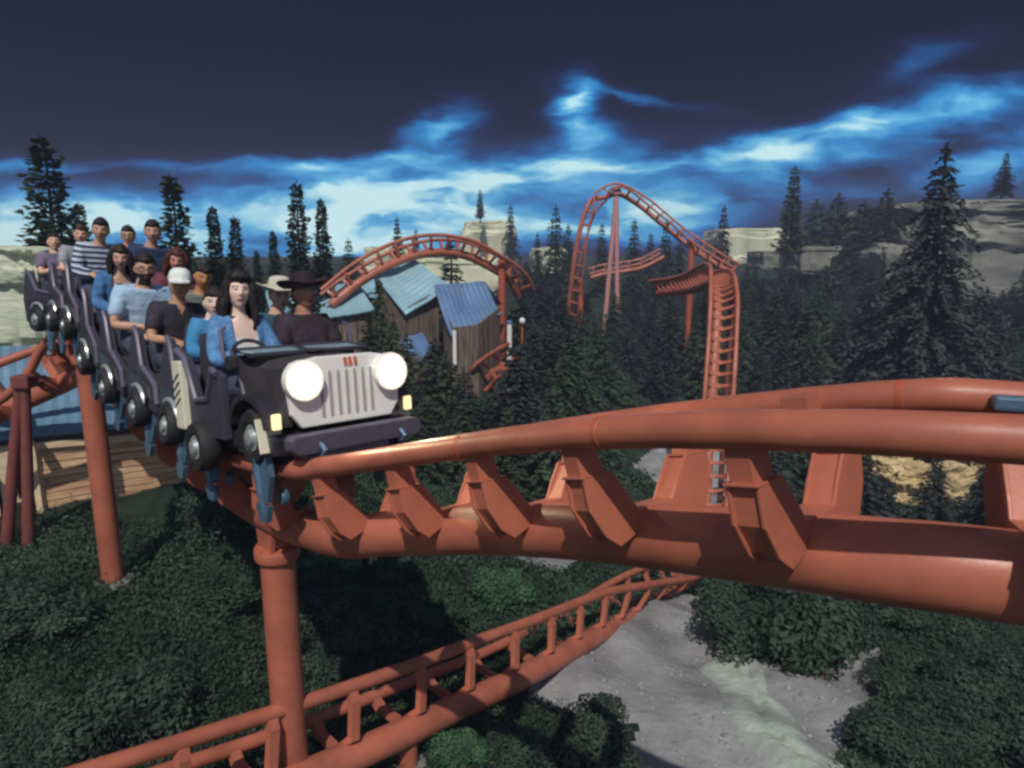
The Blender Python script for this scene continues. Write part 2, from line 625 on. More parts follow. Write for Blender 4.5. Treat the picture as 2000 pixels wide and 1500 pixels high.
def tie_mesh(detail=True):
    mb = MB()
    for sx in (-1, 1):
        g = GA / 2
        # slim neck under the rail, then the deep bracket that wraps the flank of the spine and ends in a point
        if not detail:
            arm = [(g - .045, -.03), (g + .03, -.03), (g + .01, -.14), (.175, -.41), (.10, -.40), (g - .075, -.14)]
            mb.prism([(sx * a, b) for a, b in arm], .085)
            continue
        neck = [(g - .085, -.03), (g + .022, -.03), (g + .004, -.175), (g - .125, -.175)]
        body = [(g - .004, -.172), (g - .130, -.172), (g - .215, -.28), (.09, -.375), (.138, -.445), (.226, -.464), (g - .082, -.415), (g - .014, -.31)]
        gus = [(g + .010, -.170), (g - .146, -.170), (g - .225, -.275), (.092, -.372), (.137, -.445), (.238, -.478), (g - .070, -.425), (g - .002, -.31)]
        mb.prism([(sx * a, b) for a, b in neck], .085)
        mb.prism([(sx * a, b) for a, b in body], .098)
        for yy in (-.052, .052):
            mb.prism([(sx * a, b) for a, b in gus], .014, Matrix.Translation((0, yy, 0)))
        if detail:
            mb.box((sx * (g - .062), 0, -.1735), (.168, .122, .010))
    mb.prism([(-GA / 2 + .26, -.40), (GA / 2 - .26, -.40), (GA / 2 - .24, -.345), (-GA / 2 + .24, -.345)], .12)
    return mb


def make_track(name, label, path, gap, m, group=None, seg=20, first=.3, scale=1.0, detail=True, tie_end=None, loc=None, dense=None):
    k = scale
    root = thing(name, label, 'coaster track', loc if loc is not None else Vector(path.p[len(path.p) // 2]), group)
    off = Vector(root.location)
    for sx in (-1, 1):
        mb = MB()
        mb.tube([Vector(p) + Vector(l_) * (sx * GA / 2 * k) for p, l_ in zip(path.p, path.l)], RR * k, seg)
        mb.build('rail', m, root, smooth=True)
        if detail:
            o = root.children[-1]; me = o.data
            me.materials.append(M['worn'])
            P = np.array([v.co for v in me.vertices]) + np.array(off)
            cen = np.array(path.p) + np.array(path.l) * (sx * GA / 2 * k)
            for p in me.polygons:
                c = P[list(p.vertices)].mean(0)
                i = int(np.argmin(((cen - c) ** 2).sum(1)))
                d = c - cen[i]
                if d.dot(path.u[i]) > .965 * np.linalg.norm(d): p.material_index = 1
    mb = MB()
    mb.tube([Vector(p) - Vector(u) * HH * k for p, u in zip(path.p, path.u)], SR * k, seg + 8)
    mb.build('spine', m, root, smooth=True)
    t0 = tie_mesh(detail).build('tie', m, root, local=True, bevel=.006 if detail else 0)
    d = first
    i = 0
    end = tie_end or path.s[-1] - .1
    while d < end and i < 100:
        o = t0 if i == 0 else t0.copy()
        if i:
            COL.objects.link(o); o.parent = root
        f = path.frame(d)
        f.translation -= off
        o.matrix_local = f @ Matrix.Scale(k, 4)
        d += dense[1] if dense and d < dense[0] else gap; i += 1
    return root


# main track: in from the left, under the train, past the camera on the right
_s = np.linspace(0, 4.24, 12)
_px = ([0.0097911, -0.058757, 0.067543, 0.73869, -1.4791], [0.0099736, -0.06259, 0.081933, -0.63053, 4.2518], [-0.0010928, -0.0025494, 0.026397, 0.24004, -1.3805])
nr = [Vector([float(np.polyval(c, q)) for c in _px]) for q in _s]          # the near rail
nroll = [float(q) for q in np.polyval([-0.14957, -0.0038226, 4.0533, -9.3064], _s)]
main_pts, main_roll = [], []
for i, p in enumerate(nr):
    t = (nr[min(i + 1, len(nr) - 1)] - nr[max(i - 1, 0)]).normalized()
    fl = Vector((-t.y, t.x, 0)).normalized()            # far side = left of travel
    up = t.cross(-fl)
    if up.z < 0: up = -up
    a = R(nroll[i])
    main_pts.append(p + (fl * math.cos(a) + up * math.sin(a)) * GA / 2)
    main_roll.append(-nroll[i])
ROW = [(534, 584, 5.07), (450, 585, 5.67), (378, 570, 6.27), (312, 545, 6.88), (262, 508, 7.5), (222, 460, 8.15), (188, 462, 8.75), (150, 472, 9.3)]
HEAD = 1.22
train_pts = [W(*q) - Vector((0, 0, HEAD)) for q in ROW]
lead_in = [Vector((-9.0, 8.2, -2.9)), Vector((-8.1, 8.95, -2.25)), Vector((-7.2, 9.35, -1.72)), Vector((-6.5, 9.5, -1.28))]
tp = lead_in + train_pts[::-1]
rolls = [-40, -42, -36, -10] + [5, 5, 4, 3, 3, 5, 7, 9]
MAIN = Path(tp + main_pts, rolls + main_roll)
_f = [pix0(Vector(p) - Vector(l_) * 0 + Vector(l_) * GA / 2) for p, l_ in zip(MAIN.p, MAIN.l)]
TIE0 = (MAIN.s[int(np.argmin([abs(q[0] - 1445) if i > 150 else 1e9 for i, q in enumerate(_f)]))]) % .74
main_track = make_track('coaster_track', 'large orange tubular coaster track curving from under the train to the right foreground', MAIN, .74, M['orange'], 'orange coaster tracks', seg=28, first=TIE0, loc=Vector((0, 3, -1)))

def joints():
    off = Vector(main_track.location)
    for sx, px in ((-1, 1012), (1, 1185), (-1, 1760), (1, 905)):
        A = [Vector(p) + Vector(l_) * (sx * GA / 2) for p, l_ in zip(MAIN.p, MAIN.l)]
        i = min(range(130, len(A)), key=lambda k: abs(pix0(A[k])[0] - px))
        t = Vector(MAIN.t[i])
        mb = MB(); mb.tube([A[i] - t * .012, A[i] - t * .010, A[i] + t * .010, A[i] + t * .012], [RR * 1.0, RR * 1.035, RR * 1.035, RR * 1.0], 28)
        mb.build('weld_collar', M['orange_dull'], main_track, smooth=True)
    for sx, px, m, d in ((-1, 1590, M['orange'], (.10, .12, .09)), (-1, 1985, M['steel'], (.06, .22, .05))):  # orange block stands for a tie's far arm, the steel one is a sensor
        A = [Vector(p) + Vector(l_) * (sx * GA / 2) for p, l_ in zip(MAIN.p, MAIN.l)]
        i = min(range(130, len(A)), key=lambda k: abs(pix0(A[k])[0] - px))
        f = Matrix((Vector(MAIN.l[i]), Vector(MAIN.t[i]), Vector(MAIN.u[i]))).transposed()
        mb = MB(); mb.box(A[i] - Vector(MAIN.l[i]) * sx * .095 - Vector(MAIN.u[i]) * .0, d, M3=f, bev=.012)
        mb.build('rail_block', m, main_track)


joints()

# lower track: steep drop in the middle distance, then a banked sweep down to the lower left
low = [(1285, 548, 26), (1350, 538, 23.5), (1402, 522, 20.6), (1414, 560, 18.9), (1412, 650, 18), (1405, 760, 17.3), (1396, 880, 16.8), (1390, 985, 16.0), (1372, 1070, 14.4), (1328, 1108, 12.4), (1250, 1134, 10.9), (1150, 1173, 9.4), (1000, 1240, 7.7),
       (865, 1292, 6.75), (720, 1348, 5.9), (540, 1412, 5.2), (400, 1458, 4.75), (250, 1508, 4.3), (60, 1570, 3.9)]
lowp = [W(*q) for q in low]
lup = [(0, -.3, 1), (0, -.4, 1), (.1, -.9, .6), (.05, -1, .25), (.05, -1, .1), (.05, -1, .1), (.05, -1, .2), (.1, -.9, .5), (.3, -.6, .8), (.2, -.1, 1), (0, .3, 1), (-.3, .5, .7)] + [(-.4, .64, .66)] * 7
LOW = Path(lowp, None, up=lup)
low_track = make_track('coaster_track', 'narrow orange track dropping steeply behind the main rails then sweeping to the lower left', LOW, .78, M['orange'], 'orange coaster tracks', seg=14, first=.4, dense=(LOW.s[12 * 8], .34), loc=Vector((2, 10, -5)), detail=False)

# arched track over the huts
arc = [(625, 572, 21), (680, 530, 21.5), (740, 495, 22), (800, 472, 22.5), (860, 464, 23), (920, 473, 23.5), (975, 500, 24), (1010, 524, 24.5), (1030, 560, 25)]
ARC = Path([W(*q) for q in arc], [20, 25, 25, 20, 10, 0, -10, -20, -20])
make_track('coaster_track', 'orange track arching over the metal hut roofs', ARC, .62, M['orange'], 'orange coaster tracks', seg=10, detail=False)
# tall arch on the skyline
hill = [(1122, 620, 41), (1130, 560, 40.5), (1141, 490, 40), (1158, 420, 40), (1182, 372, 40), (1212, 362, 40), (1250, 382, 40), (1300, 422, 39.5), (1350, 463, 39), (1395, 494, 38), (1440, 520, 37)]
HILL = Path([W(*q) for q in hill], [-35, -35, -30, -20, -10, 0, 8, 10, 10, 10, 10], up=[(.9, -.3, .3), (.9, -.3, .3), (.8, -.4, .4), (.7, -.3, .7), (.3, -.2, 1), (0, -.3, 1), (-.1, -.4, 1), (-.1, -.4, 1), (-.1, -.4, 1), (-.1, -.4, 1), (-.1, -.4, 1)])
make_track('coaster_track', 'tall arched orange track hill on the skyline', HILL, .75, M['orange'], 'orange coaster tracks', seg=10, detail=False)
# low run behind the arch
run = [(1150, 530, 46), (1180, 522, 46), (1215, 517, 46), (1250, 510, 46), (1275, 498, 46), (1290, 490, 46)]
RUN = Path([W(*q) for q in run], [30, 30, 25, 25, 25, 25])
make_track('coaster_track', 'short low run of orange track seen under the tall arch', RUN, .8, M['orange'], 'orange coaster tracks', seg=8, detail=False)
stub = [(935, 742, 19.2), (955, 722, 19), (978, 706, 18.8), (998, 694, 18.6)]
STUB = Path([W(*q) for q in stub], None, up=[(.2, -.8, .6)] * 4)
make_track('coaster_track', 'short orange track stub emerging below the right hut', STUB, .45, M['orange'], 'orange coaster tracks', seg=8, detail=False)


# ------------------------------------------------------------------ supports
def column(label, top, base, r, m, flange=True, saddle=None, name='support_column'):
    top, base = Vector(top), Vector(base)
    root = thing(name, label, 'support column', base, 'orange coaster support columns')
    mb = MB(); mb.tube([base - Vector((0, 0, .3)), top], r, 28)
    mb.build('post', m, root, smooth=True)
    mb = MB(); mb.lathe([(r * 1.0, -.12), (r * 1.9, -.12), (r * 1.9, .03), (r * 1.75, .05), (r * 1.02, .05)], 24, M4=Matrix.Translation(base + Vector((0, 0, .02))))
    mb.build('footing', M['grey_rock'], root, smooth=True)
    if flange:
        mb = MB()
        mb.lathe([(r, -.05), (r * 1.26, -.045), (r * 1.3, -.03), (r * 1.3, .03), (r * 1.26, .045), (r * .9, .05)], 28, M4=Matrix.Translation(top))
        for q in range(12):
            a = 2 * math.pi * q / 12
            mb.tube([top + Vector((r * 1.15 * math.cos(a), r * 1.15 * math.sin(a), .03)), top + Vector((r * 1.15 * math.cos(a), r * 1.15 * math.sin(a), .062))], r * .075, 6)
        mb.build('flange', m, root, smooth=True)
    if saddle is not None:
        sp, tdir = saddle
        x = Vector((tdir.x, tdir.y, 0)).normalized()
        y = Vector((-x.y, x.x, 0))
        h = sp.z - top.z
        M4 = Matrix((x, y, Vector((0, 0, 1)))).transposed().to_4x4(); M4.translation = top
        mb = MB()
        for yy in (-.085, .085):
            mb.prism([(-r * .85, .05), (r * .85, .05), (r * 1.05, h - .02), (-r * 1.05, h - .02)], .03, M4 @ Matrix.Translation((0, yy, 0)))
        mb.prism([(-r * .55, .05), (r * .55, .05), (r * .7, h - .05), (-r * .7, h - .05)], .15, M4)
        mb.build('saddle', m, root)
    return root


def spine_at(path, d):
    p, t, u = path.at(d)
    return p - u * HH, t


def pix(p):
    p = Vector(p)
    t = CP * p.y - SP * p.z
    return 1000 + FPX * p.x / t, 750 - FPX * (SP * p.y + CP * p.z) / t


def find(path, px, lo=0.0, hi=None):
    best = None
    for d in np.linspace(lo, hi or path.s[-1], 600):
        q, _ = spine_at(path, d)
        e = abs(pix(q)[0] - px)
        if best is None or e < best[0]: best = (e, d)
    return best[1]


S_JEEP = MAIN.s[12 * (len(tp))]                       # arc length where the near rail comes out under the jeep
dB = find(MAIN, 537, MAIN.s[60])
sB, tB = spine_at(MAIN, dB)
topB = Vector((sB.x, sB.y, sB.z - .30))
column('thick orange support column with a flange standing in the left foreground', topB, (topB.x, topB.y, float(gz(topB.x, topB.y))), .137, M['orange'], True, (sB - Vector((0, 0, .08)), tB))

bA = G(222, 1140)
topA = Vector((bA.x, bA.y, W(172, 702, bA.y).z))
colA = column('slim orange support column in front of the plank hut wall', topA, bA, .125, M['orange'], True)
dA = find(MAIN, 258, MAIN.s[30], MAIN.s[110])
sA, tA = spine_at(MAIN, dA)
mb = MB(); mb.tube([topA + Vector((0, 0, -.12)), topA.lerp(sA, .5) + Vector((0, 0, -.08)), sA], .075, 14)
mb.build('cross_beam', M['orange'], colA, smooth=True)

# the purple-brown splayed support on the far left
tL = W(48, 752, 9.0)
rootL = thing('support_frame', 'dark red two-legged support frame at the left edge beside the plank wall', 'support frame', (tL.x, tL.y, float(gz(tL.x, tL.y))), 'dark support frames')
for (px, py) in ((0, 1010), (52, 1050)):
    b = W(px, py, 8.95)
    b.z = min(b.z, float(gz(b.x, b.y))) - .1
    mb = MB(); mb.tube([b, tL + Vector(((px - 45) * .0015, 0, 0))], [.085, .062], 16)
    mb.build('leg', M['maroon'], rootL, smooth=True)
mb = MB(); mb.box(tL + Vector((0, 0, .05)), (.24, .22, .18), bev=.03)
mb.build('cap', M['maroon'], rootL)

# supports of the distant pieces
for (px, py, Y, label, w) in ((1352, 470, 38.9, 'thin orange column under the right slope of the tall skyline arch', .17), (1135, 545, 40.4, 'thin orange column at the left foot of the tall skyline arch', .15)):
    t = W(px, py, Y)
    column(label, t, (t.x, t.y, float(gz(t.x, t.y))), w, M['orange_dull'], False)
t = W(980, 508, 24)
column('red-brown column holding the arched track beside the dark hut', t, (t.x, t.y, float(gz(t.x, t.y))), .13, M['orange_dull'], False)
# A-frame under the arch
ta = W(1204, 372, 40)
ra = thing('support_frame', 'pale pink A-frame carrying the top of the tall skyline arch', 'support frame', (ta.x, ta.y, float(gz(ta.x, ta.y))), 'dark support frames')
m_pink = mat('faded_pink_paint', (.55, .26, .25), rough=.5, var=.1)
for px, py in ((1181, 560), (1210, 545)):
    b = W(px, py, 40)
    b.z = float(gz(b.x, b.y)) - .2
    mb = MB(); mb.tube([b, ta], [.15, .12], 12)
    mb.build('leg', m_pink, ra, smooth=True)
mb = MB(); mb.box(ta + Vector((0, 0, -.05)), (.5, .4, .35), bev=.05)
mb.build('cap', m_pink, ra)
tb = W(1130, 545, 39.8)
# supports of the lower track
for px, lab in ((795, 'short orange support column under the lower track beside the thick column'), (1345, 'dark support column under the far end of the lower track')):
    d_ = find(LOW, px, LOW.s[96])
    q, tt = spine_at(LOW, d_)
    t = q - Vector((0, 0, .12))
    column(lab, t, (t.x, t.y, float(gz(t.x, t.y))), .10 if px < 1000 else .16, M['orange'] if px < 1000 else M['maroon'], False)
# two columns under the tall drop
for (px, py, Y, lab) in ((1432, 545, 19.6, 'dark red column standing right of the steep drop track'),):
    t = W(px, py, Y)
    column(lab, t, (t.x, t.y, float(gz(t.x, t.y))), .085, M['maroon'], False)


# ------------------------------------------------------------------ the train
M['car'] = mat('black_car_paint', (.030, .026, .034), rough=.35, var=.2, vscale=5, spec=.5, coat=.3)
M['hood'] = mat('dark_grey_hood_paint', (.060, .054, .060), rough=.38, var=.25, vscale=5, spec=.5)  # hood a lighter grey than the car body
M['panel'] = mat('grey_violet_panel', (.052, .047, .072), rough=.45, var=.15, vscale=4)
M['panel_edge'] = mat('pale_violet_edge', (.13, .12, .18), rough=.4)
M['rubber'] = mat('black_rubber', (.018, .018, .02), rough=.7, bump=.1, bscale=60)
M['bright'] = mat('bright_steel', (.62, .68, .68), rough=.3, metal=.6)
M['grille'] = mat('ivory_grille_paint', (.90, .90, .86), rough=.4, var=.05, vscale=9)
M['slot'] = mat('dark_grille_slot', (.40, .40, .39), rough=.8)
M['bumper'] = mat('dark_slate_bumper', (.075, .07, .105), rough=.5, var=.2, vscale=6, bump=.05)
M['lamp'] = mat('headlamp_glass', (1, .95, .8), rough=.2, emit=((1.0, .88, .64), 26.0))
M['lamp_ring'] = mat('warm_glow_ring', (1, .9, .6), rough=.2, emit=((1.0, .72, .34), 1.7))  # glow around the headlamp lens, put in as an emissive ring
M['amber'] = mat('marker_lamp', (.9, .75, .45), rough=.3, emit=((1, .75, .35), .9))
M['glass'] = mat('pale_blue_glass', (.30, .46, .50), rough=.15, spec=.8)
M['cream'] = mat('cream_panel', (.82, .76, .60), rough=.4, var=.06)
M['black'] = mat('matt_black', (.012, .012, .014), rough=.7)
M['seat'] = mat('dark_seat_vinyl', (.045, .042, .06), rough=.55, bump=.1, bscale=40)
M['rust'] = mat('rust_red_letters', (.55, .16, .07), rough=.5)


def wheel(parent, x, y, z, r=.15, wd=.11):
    """a road-type tyre on the flank of a car, with a shiny hub"""
    sg = 1 if x > 0 else -1
    M4 = Matrix.Translation((x, y, z)) @ Matrix.Rotation(R(90) * sg, 4, 'Y')
    mb = MB(); mb.lathe([(r * .55, -wd / 2), (r * .9, -wd / 2), (r, -wd * .3), (r, wd * .3), (r * .9, wd / 2), (r * .58, wd / 2), (r * .5, wd * .3)], 26, M4=M4)
    w = mb.build('wheel', M['rubber'], parent, smooth=True, local=True)
    mb = MB(); mb.lathe([(r * .5, wd * .25), (r * .47, wd * .42), (r * .3, wd * .40), (r * .26, wd * .6), (.0001, wd * .66)], 20, M4=M4)
    mb.build('hub', M['bright'], w, smooth=True, local=True)
    return w


def bogie(parent, sx, y):
    """running, side and up-stop wheels hugging one rail, in a blue-grey carrier"""
    mb = MB()
    x = sx * GA / 2
    mb.prism([(-.10, .20), (.10, .20), (.13, .06), (.06, -.12), (-.06, -.12), (-.13, .06)], .035, Matrix.Translation((x + sx * .12, y, 0)) @ Matrix.Rotation(R(90), 4, 'Z'))
    mb.tube([(x + sx * .145, y - .03, .17), (x + sx * .15, y, -.05), (x + sx * .14, y + .02, -.20)], [.022, .026, .014], 10)
    mb.box((x + sx * .04, y, .215), (.20, .26, .03), bev=.01)
    mb.prism([(-.09, -.14), (.09, -.14), (.05, -.25), (-.05, -.25)], .04, Matrix.Translation((x + sx * .13, y, 0)) @ Matrix.Rotation(R(90), 4, 'Z'))
    b = mb.build('bogie', M['steel'], parent, local=True)
    for (yy, zz, r) in ((-.07, .063 + .068, .068), (.08, .063 + .068, .068)):
        mb = MB(); mb.lathe([(r * .4, -.03), (r * .9, -.03), (r, -.02), (r, .02), (r * .9, .03), (r * .4, .03)], 18, M4=Matrix.Translation((x, y + yy, zz)) @ Matrix.Rotation(R(90), 4, 'Y'))
        mb.build('running_wheel', M['rubber'], b, smooth=True, local=True)
    mb = MB(); mb.lathe([(.02, -.025), (.05, -.025), (.055, -.015), (.055, .015), (.05, .025), (.02, .025)], 18, M4=Matrix.Translation((x, y, -.063 - .055)) @ Matrix.Rotation(R(90), 4, 'Y'))
    mb.build('up_stop_wheel', M['steel'], b, smooth=True, local=True)


SEATX = .27
SEATZ = .47          # seat surface above the rail plane


def seat_parts(root, y0):
    for sx in (-1, 1):
        mb = MB()
        mb.box((sx * SEATX, y0 + .12, SEATZ - .05), (.40, .46, .10), bev=.04)
        mb.build('seat', M['seat'], root, smooth=True, local=True)
        mb = MB()
        mb.box((sx * SEATX, y0 - .15, SEATZ + .24), (.36, .09, .56), bev=.04, M3=Matrix.Rotation(R(-8), 3, 'X'))
        mb.build('backrest', M['seat'], root, smooth=True, local=True)
        mb = MB()
        c = sx * SEATX
        mb.tube([(c - .16, y0 + .62, SEATZ - .12), (c - .15, y0 + .52, SEATZ + .16), (c - .13, y0 + .40, SEATZ + .25), (c + .13, y0 + .40, SEATZ + .25), (c + .15, y0 + .52, SEATZ + .16), (c + .16, y0 + .62, SEATZ - .12)], .021, 10)
        mb.build('lap_bar', M['panel_edge'], root, smooth=True, local=True)


def row_car(mtx, label, i):
    root = thing('coaster_car', label, 'roller coaster car', mtx=mtx, group='two-seat cars coupled behind the lead car')
    mb = MB()
    mb.box((0, .05, .24), (1.02, .84, .10), bev=.03)
    mb.box((0, .05, .33), (.9, .8, .1), bev=.02)
    mb.box((0, .46, .42), (.92, .04, .26), bev=.015)
    mb.tube([(0, -.42, .22), (0, -.55, .22)], .05, 10)
    mb.build('chassis', M['car'], root, local=True)
    for sx in (-1, 1):
        # tall swept side: high at the seat back, falling away to the front
        pr = [(-.40, .20), (.40, .20), (.44, .32), (.38, .44), (.20, .50), (.02, .54), (-.13, .80), (-.22, .86), (-.31, .80), (-.42, .50)]
        M4 = Matrix.Translation((sx * .53, 0, 0)) @ Matrix.Rotation(R(90), 4, 'Z')
        mb = MB(); mb.prism(pr, .055, M4)
        s_ = mb.build('side_panel', M['panel'], root, local=True, bevel=.014)
        mb = MB()
        mb.tube([(sx * .565, y, z) for y, z in ((.43, .30), (.38, .445), (.20, .505), (.02, .55), (-.13, .805), (-.22, .865))], .022, 8)
        mb.build('trim', M['panel_edge'], s_, smooth=True, local=True)
        mb = MB(); mb.prism([(-.30, .30), (.30, .30), (.22, .42), (-.05, .46), (-.30, .46)], .02, Matrix.Translation((sx * .566, 0, 0)) @ Matrix.Rotation(R(90), 4, 'Z'))
        mb.build('inset', M['car'], s_, local=True, bevel=.006)
        wheel(root, sx * .585, .02, .17, r=.165, wd=.12)
        # bright mudguard flash above the wheel
        mb = MB()
        n = 7
        mb.tube([(sx * .60, .02 + .21 * math.cos(R(25 + 110 * k / n)), .17 + .21 * math.sin(R(25 + 110 * k / n))) for k in range(n + 1)], [.006] + [.02] * (n - 1) + [.006], 8)
        mb.build('mudguard', M['bright'], root, smooth=True, local=True)
        bogie(root, sx, .10)
    seat_parts(root, -.02)
    return root


def lead_car(mtx):
    """open jeep body: hood with flared wings, slotted grille, two round headlamps, bumper"""
    root = thing('lead_car', 'black open-top lead car with glowing round headlights and a slotted ivory grille', 'roller coaster car', mtx=mtx)
    F = .90                       # grille plane
    mb = MB()
    mb.box((0, .12, .26), (1.04, 1.50, .14), bev=.03)
    mb.box((0, -.12, .40), (1.0, .95, .22), bev=.03)
    mb.build('chassis', M['car'], root, local=True)
    # hood: crowned, narrowing forward
    mb = MB()
    vs, fs = [], []
    ny, nx = 7, 9
    for j in range(ny):
        y = .26 + (F - .29) * j / (ny - 1)
        hw = .43 - .03 * j / (ny - 1)
        for i in range(nx):
            a = -1 + 2 * i / (nx - 1)
            vs.append((a * hw, y, .775 + .045 * (1 - a * a) - .02 * j / (ny - 1) - (.05 if abs(a) > .99 else 0)))
    for j in range(ny - 1):
        for i in range(nx - 1):
            fs.append((j * nx + i, j * nx + i + 1, (j + 1) * nx + i + 1, (j + 1) * nx + i))
    mb.add(vs, fs)
    for sx in (-1, 1):
        mb.box((sx * .415, (F + .23) / 2, .57), (.03, F - .26, .35))
    mb.box((0, .25, .60), (.86, .03, .40))
    mb.build('hood', M['hood'], root, smooth=True, local=True)
    mb = MB(); mb.box((0, .50, .836), (.12, .22, .022), bev=.01); mb.build('hood_latch', M['panel'], root, local=True)
    # side tub with cut-down door and seat-high rear corner
    for sx in (-1, 1):
        pr = [(-.58, .26), (.30, .26), (.30, .70), (.20, .73), (.08, .52), (-.14, .50), (-.30, .80), (-.44, .86), (-.56, .80)]
        mb = MB(); mb.prism(pr, .06, Matrix.Translation((sx * .56, 0, 0)) @ Matrix.Rotation(R(90), 4, 'Z'))
        s_ = mb.build('side_panel', M['panel'], root, local=True, bevel=.015)
        mb = MB()
        mb.tube([(sx * .595, y, z) for y, z in ((.28, .71), (.20, .742), (.08, .535), (-.14, .515), (-.30, .81), (-.44, .87))], .024, 8)
        mb.build('trim', M['panel_edge'], s_, smooth=True, local=True)
        # cream plate with black claw slashes
        mb = MB(); mb.box((sx * .606, -.38, .54), (.06, .17, .50), bev=.01)
        pl = mb.build('side_plate', M['cream'], root, local=True)
        mb = MB()
        for k in range(4):
            z = .44 + .06 * k
            mb.prism([(-.08, z), (-.03, z + .026), (.075, z + .085), (.02, z + .068)], .008, Matrix.Translation((sx * .638, -.385, 0)) @ Matrix.Rotation(R(90), 4, 'Z'))
        mb.build('claw_marks', M['black'], pl, local=True)
        # flared front wing over the wheel
        arch = []
        for k in range(10):
            a = R(8 + 164 * k / 9)
            arch.append((.60 + .29 * math.cos(a), .34 + .25 * math.sin(a)))
        inner = [(.60 + (y - .60) * .86, .34 + (z - .34) * .84) for y, z in arch]
        mb = MB()
        mb.prism(arch + inner[::-1], .18, Matrix.Translation((sx * .47, 0, 0)) @ Matrix.Rotation(R(90), 4, 'Z'))
        mb.box((sx * .47, .26, .40), (.17, .12, .05), bev=.015)
        mb.build('wing', M['car'], root, smooth=35, local=True, bevel=.008)
        # front tyre, its lit tread painted as a cream board, and the rear wheel
        w = wheel(root, sx * .475, .60, .30, r=.185, wd=.14)
        mb = MB(); mb.box((sx * .50, .80, .33), (.16, .012, .22), bev=.004, M3=Matrix.Rotation(R(12), 3, 'X')); mb.build('lit_tread', M['cream'], root, local=True)
        wheel(root, sx * .61, -.05, .19, r=.18, wd=.13)
        bogie(root, sx, -.22); bogie(root, sx, .66)
        # headlamps
        hx = sx * .325
        M4 = Matrix.Translation((hx, F + .035, .665)) @ Matrix.Rotation(R(-90), 4, 'X')
        mb = MB(); mb.lathe([(.112, -.02), (.128, -.01), (.132, .02), (.129, .046), (.124, .046)], 32, M4=M4)
        hl = mb.build('headlight', M['grille'], root, smooth=True, local=True)
        mb = MB(); mb.lathe([(.088, .03)] + [(.088 * math.cos(R(a)), .03 + .055 * math.sin(R(a))) for a in range(0, 90, 12)] + [(.001, .085)], 32, M4=M4)
        mb.build('lens', M['lamp'], hl, smooth=True, local=True)
        mb = MB(); mb.lathe([(.089, .034), (.122, .044), (.122, .034), (.089, .026)], 32, M4=M4)
        mb.build('glow_ring', M['lamp_ring'], hl, smooth=True, local=True)  # ring that paints the warm glow round the lens
        ld = bpy.data.lights.new('headlight_beam', 'SPOT')
        ld.energy = 26; ld.color = (1, .80, .48); ld.spot_size = R(100); ld.spot_blend = .9; ld.shadow_soft_size = .06
        lo = bpy.data.objects.new('headlight_beam', ld); COL.objects.link(lo); lo.parent = hl
        lo.location = (hx, F + .18, .665)
        lo.rotation_euler = (R(78), 0, 0)
        # marker lamps on the wing fronts
        mb = MB(); mb.box((sx * .495, F + .0, .42), (.06, .03, .10), bev=.012); mb.build('marker_light', M['amber'], root, local=True)
    # grille: seven slots
    mb = MB()
    gp = [(-.335, .36), (.335, .36), (.40, .45), (.42, .66), (.38, .775), (.20, .805), (-.20, .805), (-.38, .775), (-.42, .66), (-.40, .45)]
    mb.prism(gp, .05, Matrix.Translation((0, F, 0)))
    g = mb.build('grille', M['grille'], root, local=True, bevel=.012)
    for k in range(7):
        x = (k - 3) * .062
        mb = MB(); mb.prism([(x - .008, .415), (x + .008, .415), (x + .011, .44), (x + .011, .685), (x + .007, .71), (x - .007, .71), (x - .011, .685), (x - .011, .44)], .012, Matrix.Translation((0, F + .026, 0)))
        mb.build('slot', M['slot'], g, local=True)
    mb = MB()
    for k, x in enumerate((-.075, -.035, .0)):
        mb.prism([(x - .014, .735), (x + .010, .730), (x + .015, .785), (x - .004, .790)], .01, Matrix.Translation((0, F + .028, 0)))
    mb.build('badge', M['rust'], g, local=True)
    mb = MB()
    mb.prism([(-.45, .215), (.45, .215), (.485, .25), (.485, .31), (.45, .335), (-.45, .335), (-.485, .31), (-.485, .25)], .12, Matrix.Translation((0, F + .11, 0)))
    mb.build('bumper', M['bumper'], root, local=True, bevel=.016)
    for sx in (-1, 1):
        mb = MB(); mb.tube([(sx * .30, F + .175, .27), (sx * .30, F + .225, .235), (sx * .30, F + .19, .20)], .017, 10); mb.build('tow_hook', M['steel'], root, smooth=True, local=True)
    # nose under the bumper
    mb = MB(); mb.box((0, F + .02, .13), (.52, .16, .18), bev=.03); mb.build('front_axle', M['steel'], root, local=True)
    # dashboard, steering wheel, folded windscreen
    mb = MB(); mb.box((0, .20, .775), (.98, .12, .10), bev=.03); mb.build('dashboard', M['car'], root, local=True)
    for sx in (-1, 1):
        mb = MB(); mb.box((sx * .235, .365, .838), (.40, .26, .012), bev=.004, M3=Matrix.Rotation(R(-7), 3, 'X')); fr = mb.build('windscreen', M['glass'], root, local=True)
        mb = MB()
        c = sx * .235
        mb.tube([(c - .21, .235, .860), (c - .21, .495, .825), (c + .21, .495, .825), (c + .21, .235, .860), (c - .21, .235, .860)], .016, 8)
        mb.build('frame', M['panel'], fr, smooth=True, local=True)
    tor = MB()
    tor.tube([(SEATX + .14 * math.cos(a), .115 - .07 * math.sin(a), .80 + .12 * math.sin(a)) for a in np.linspace(0, 2 * math.pi, 25)], .014, 8, cap=False)
    tor.tube([(SEATX - .14, .115, .80), (SEATX + .14, .115, .80)], .011, 6)
    tor.tube([(SEATX, .115, .80), (SEATX, .2, .72)], .02, 8)
    tor.build('steering_wheel', M['panel'], root, smooth=True, local=True)
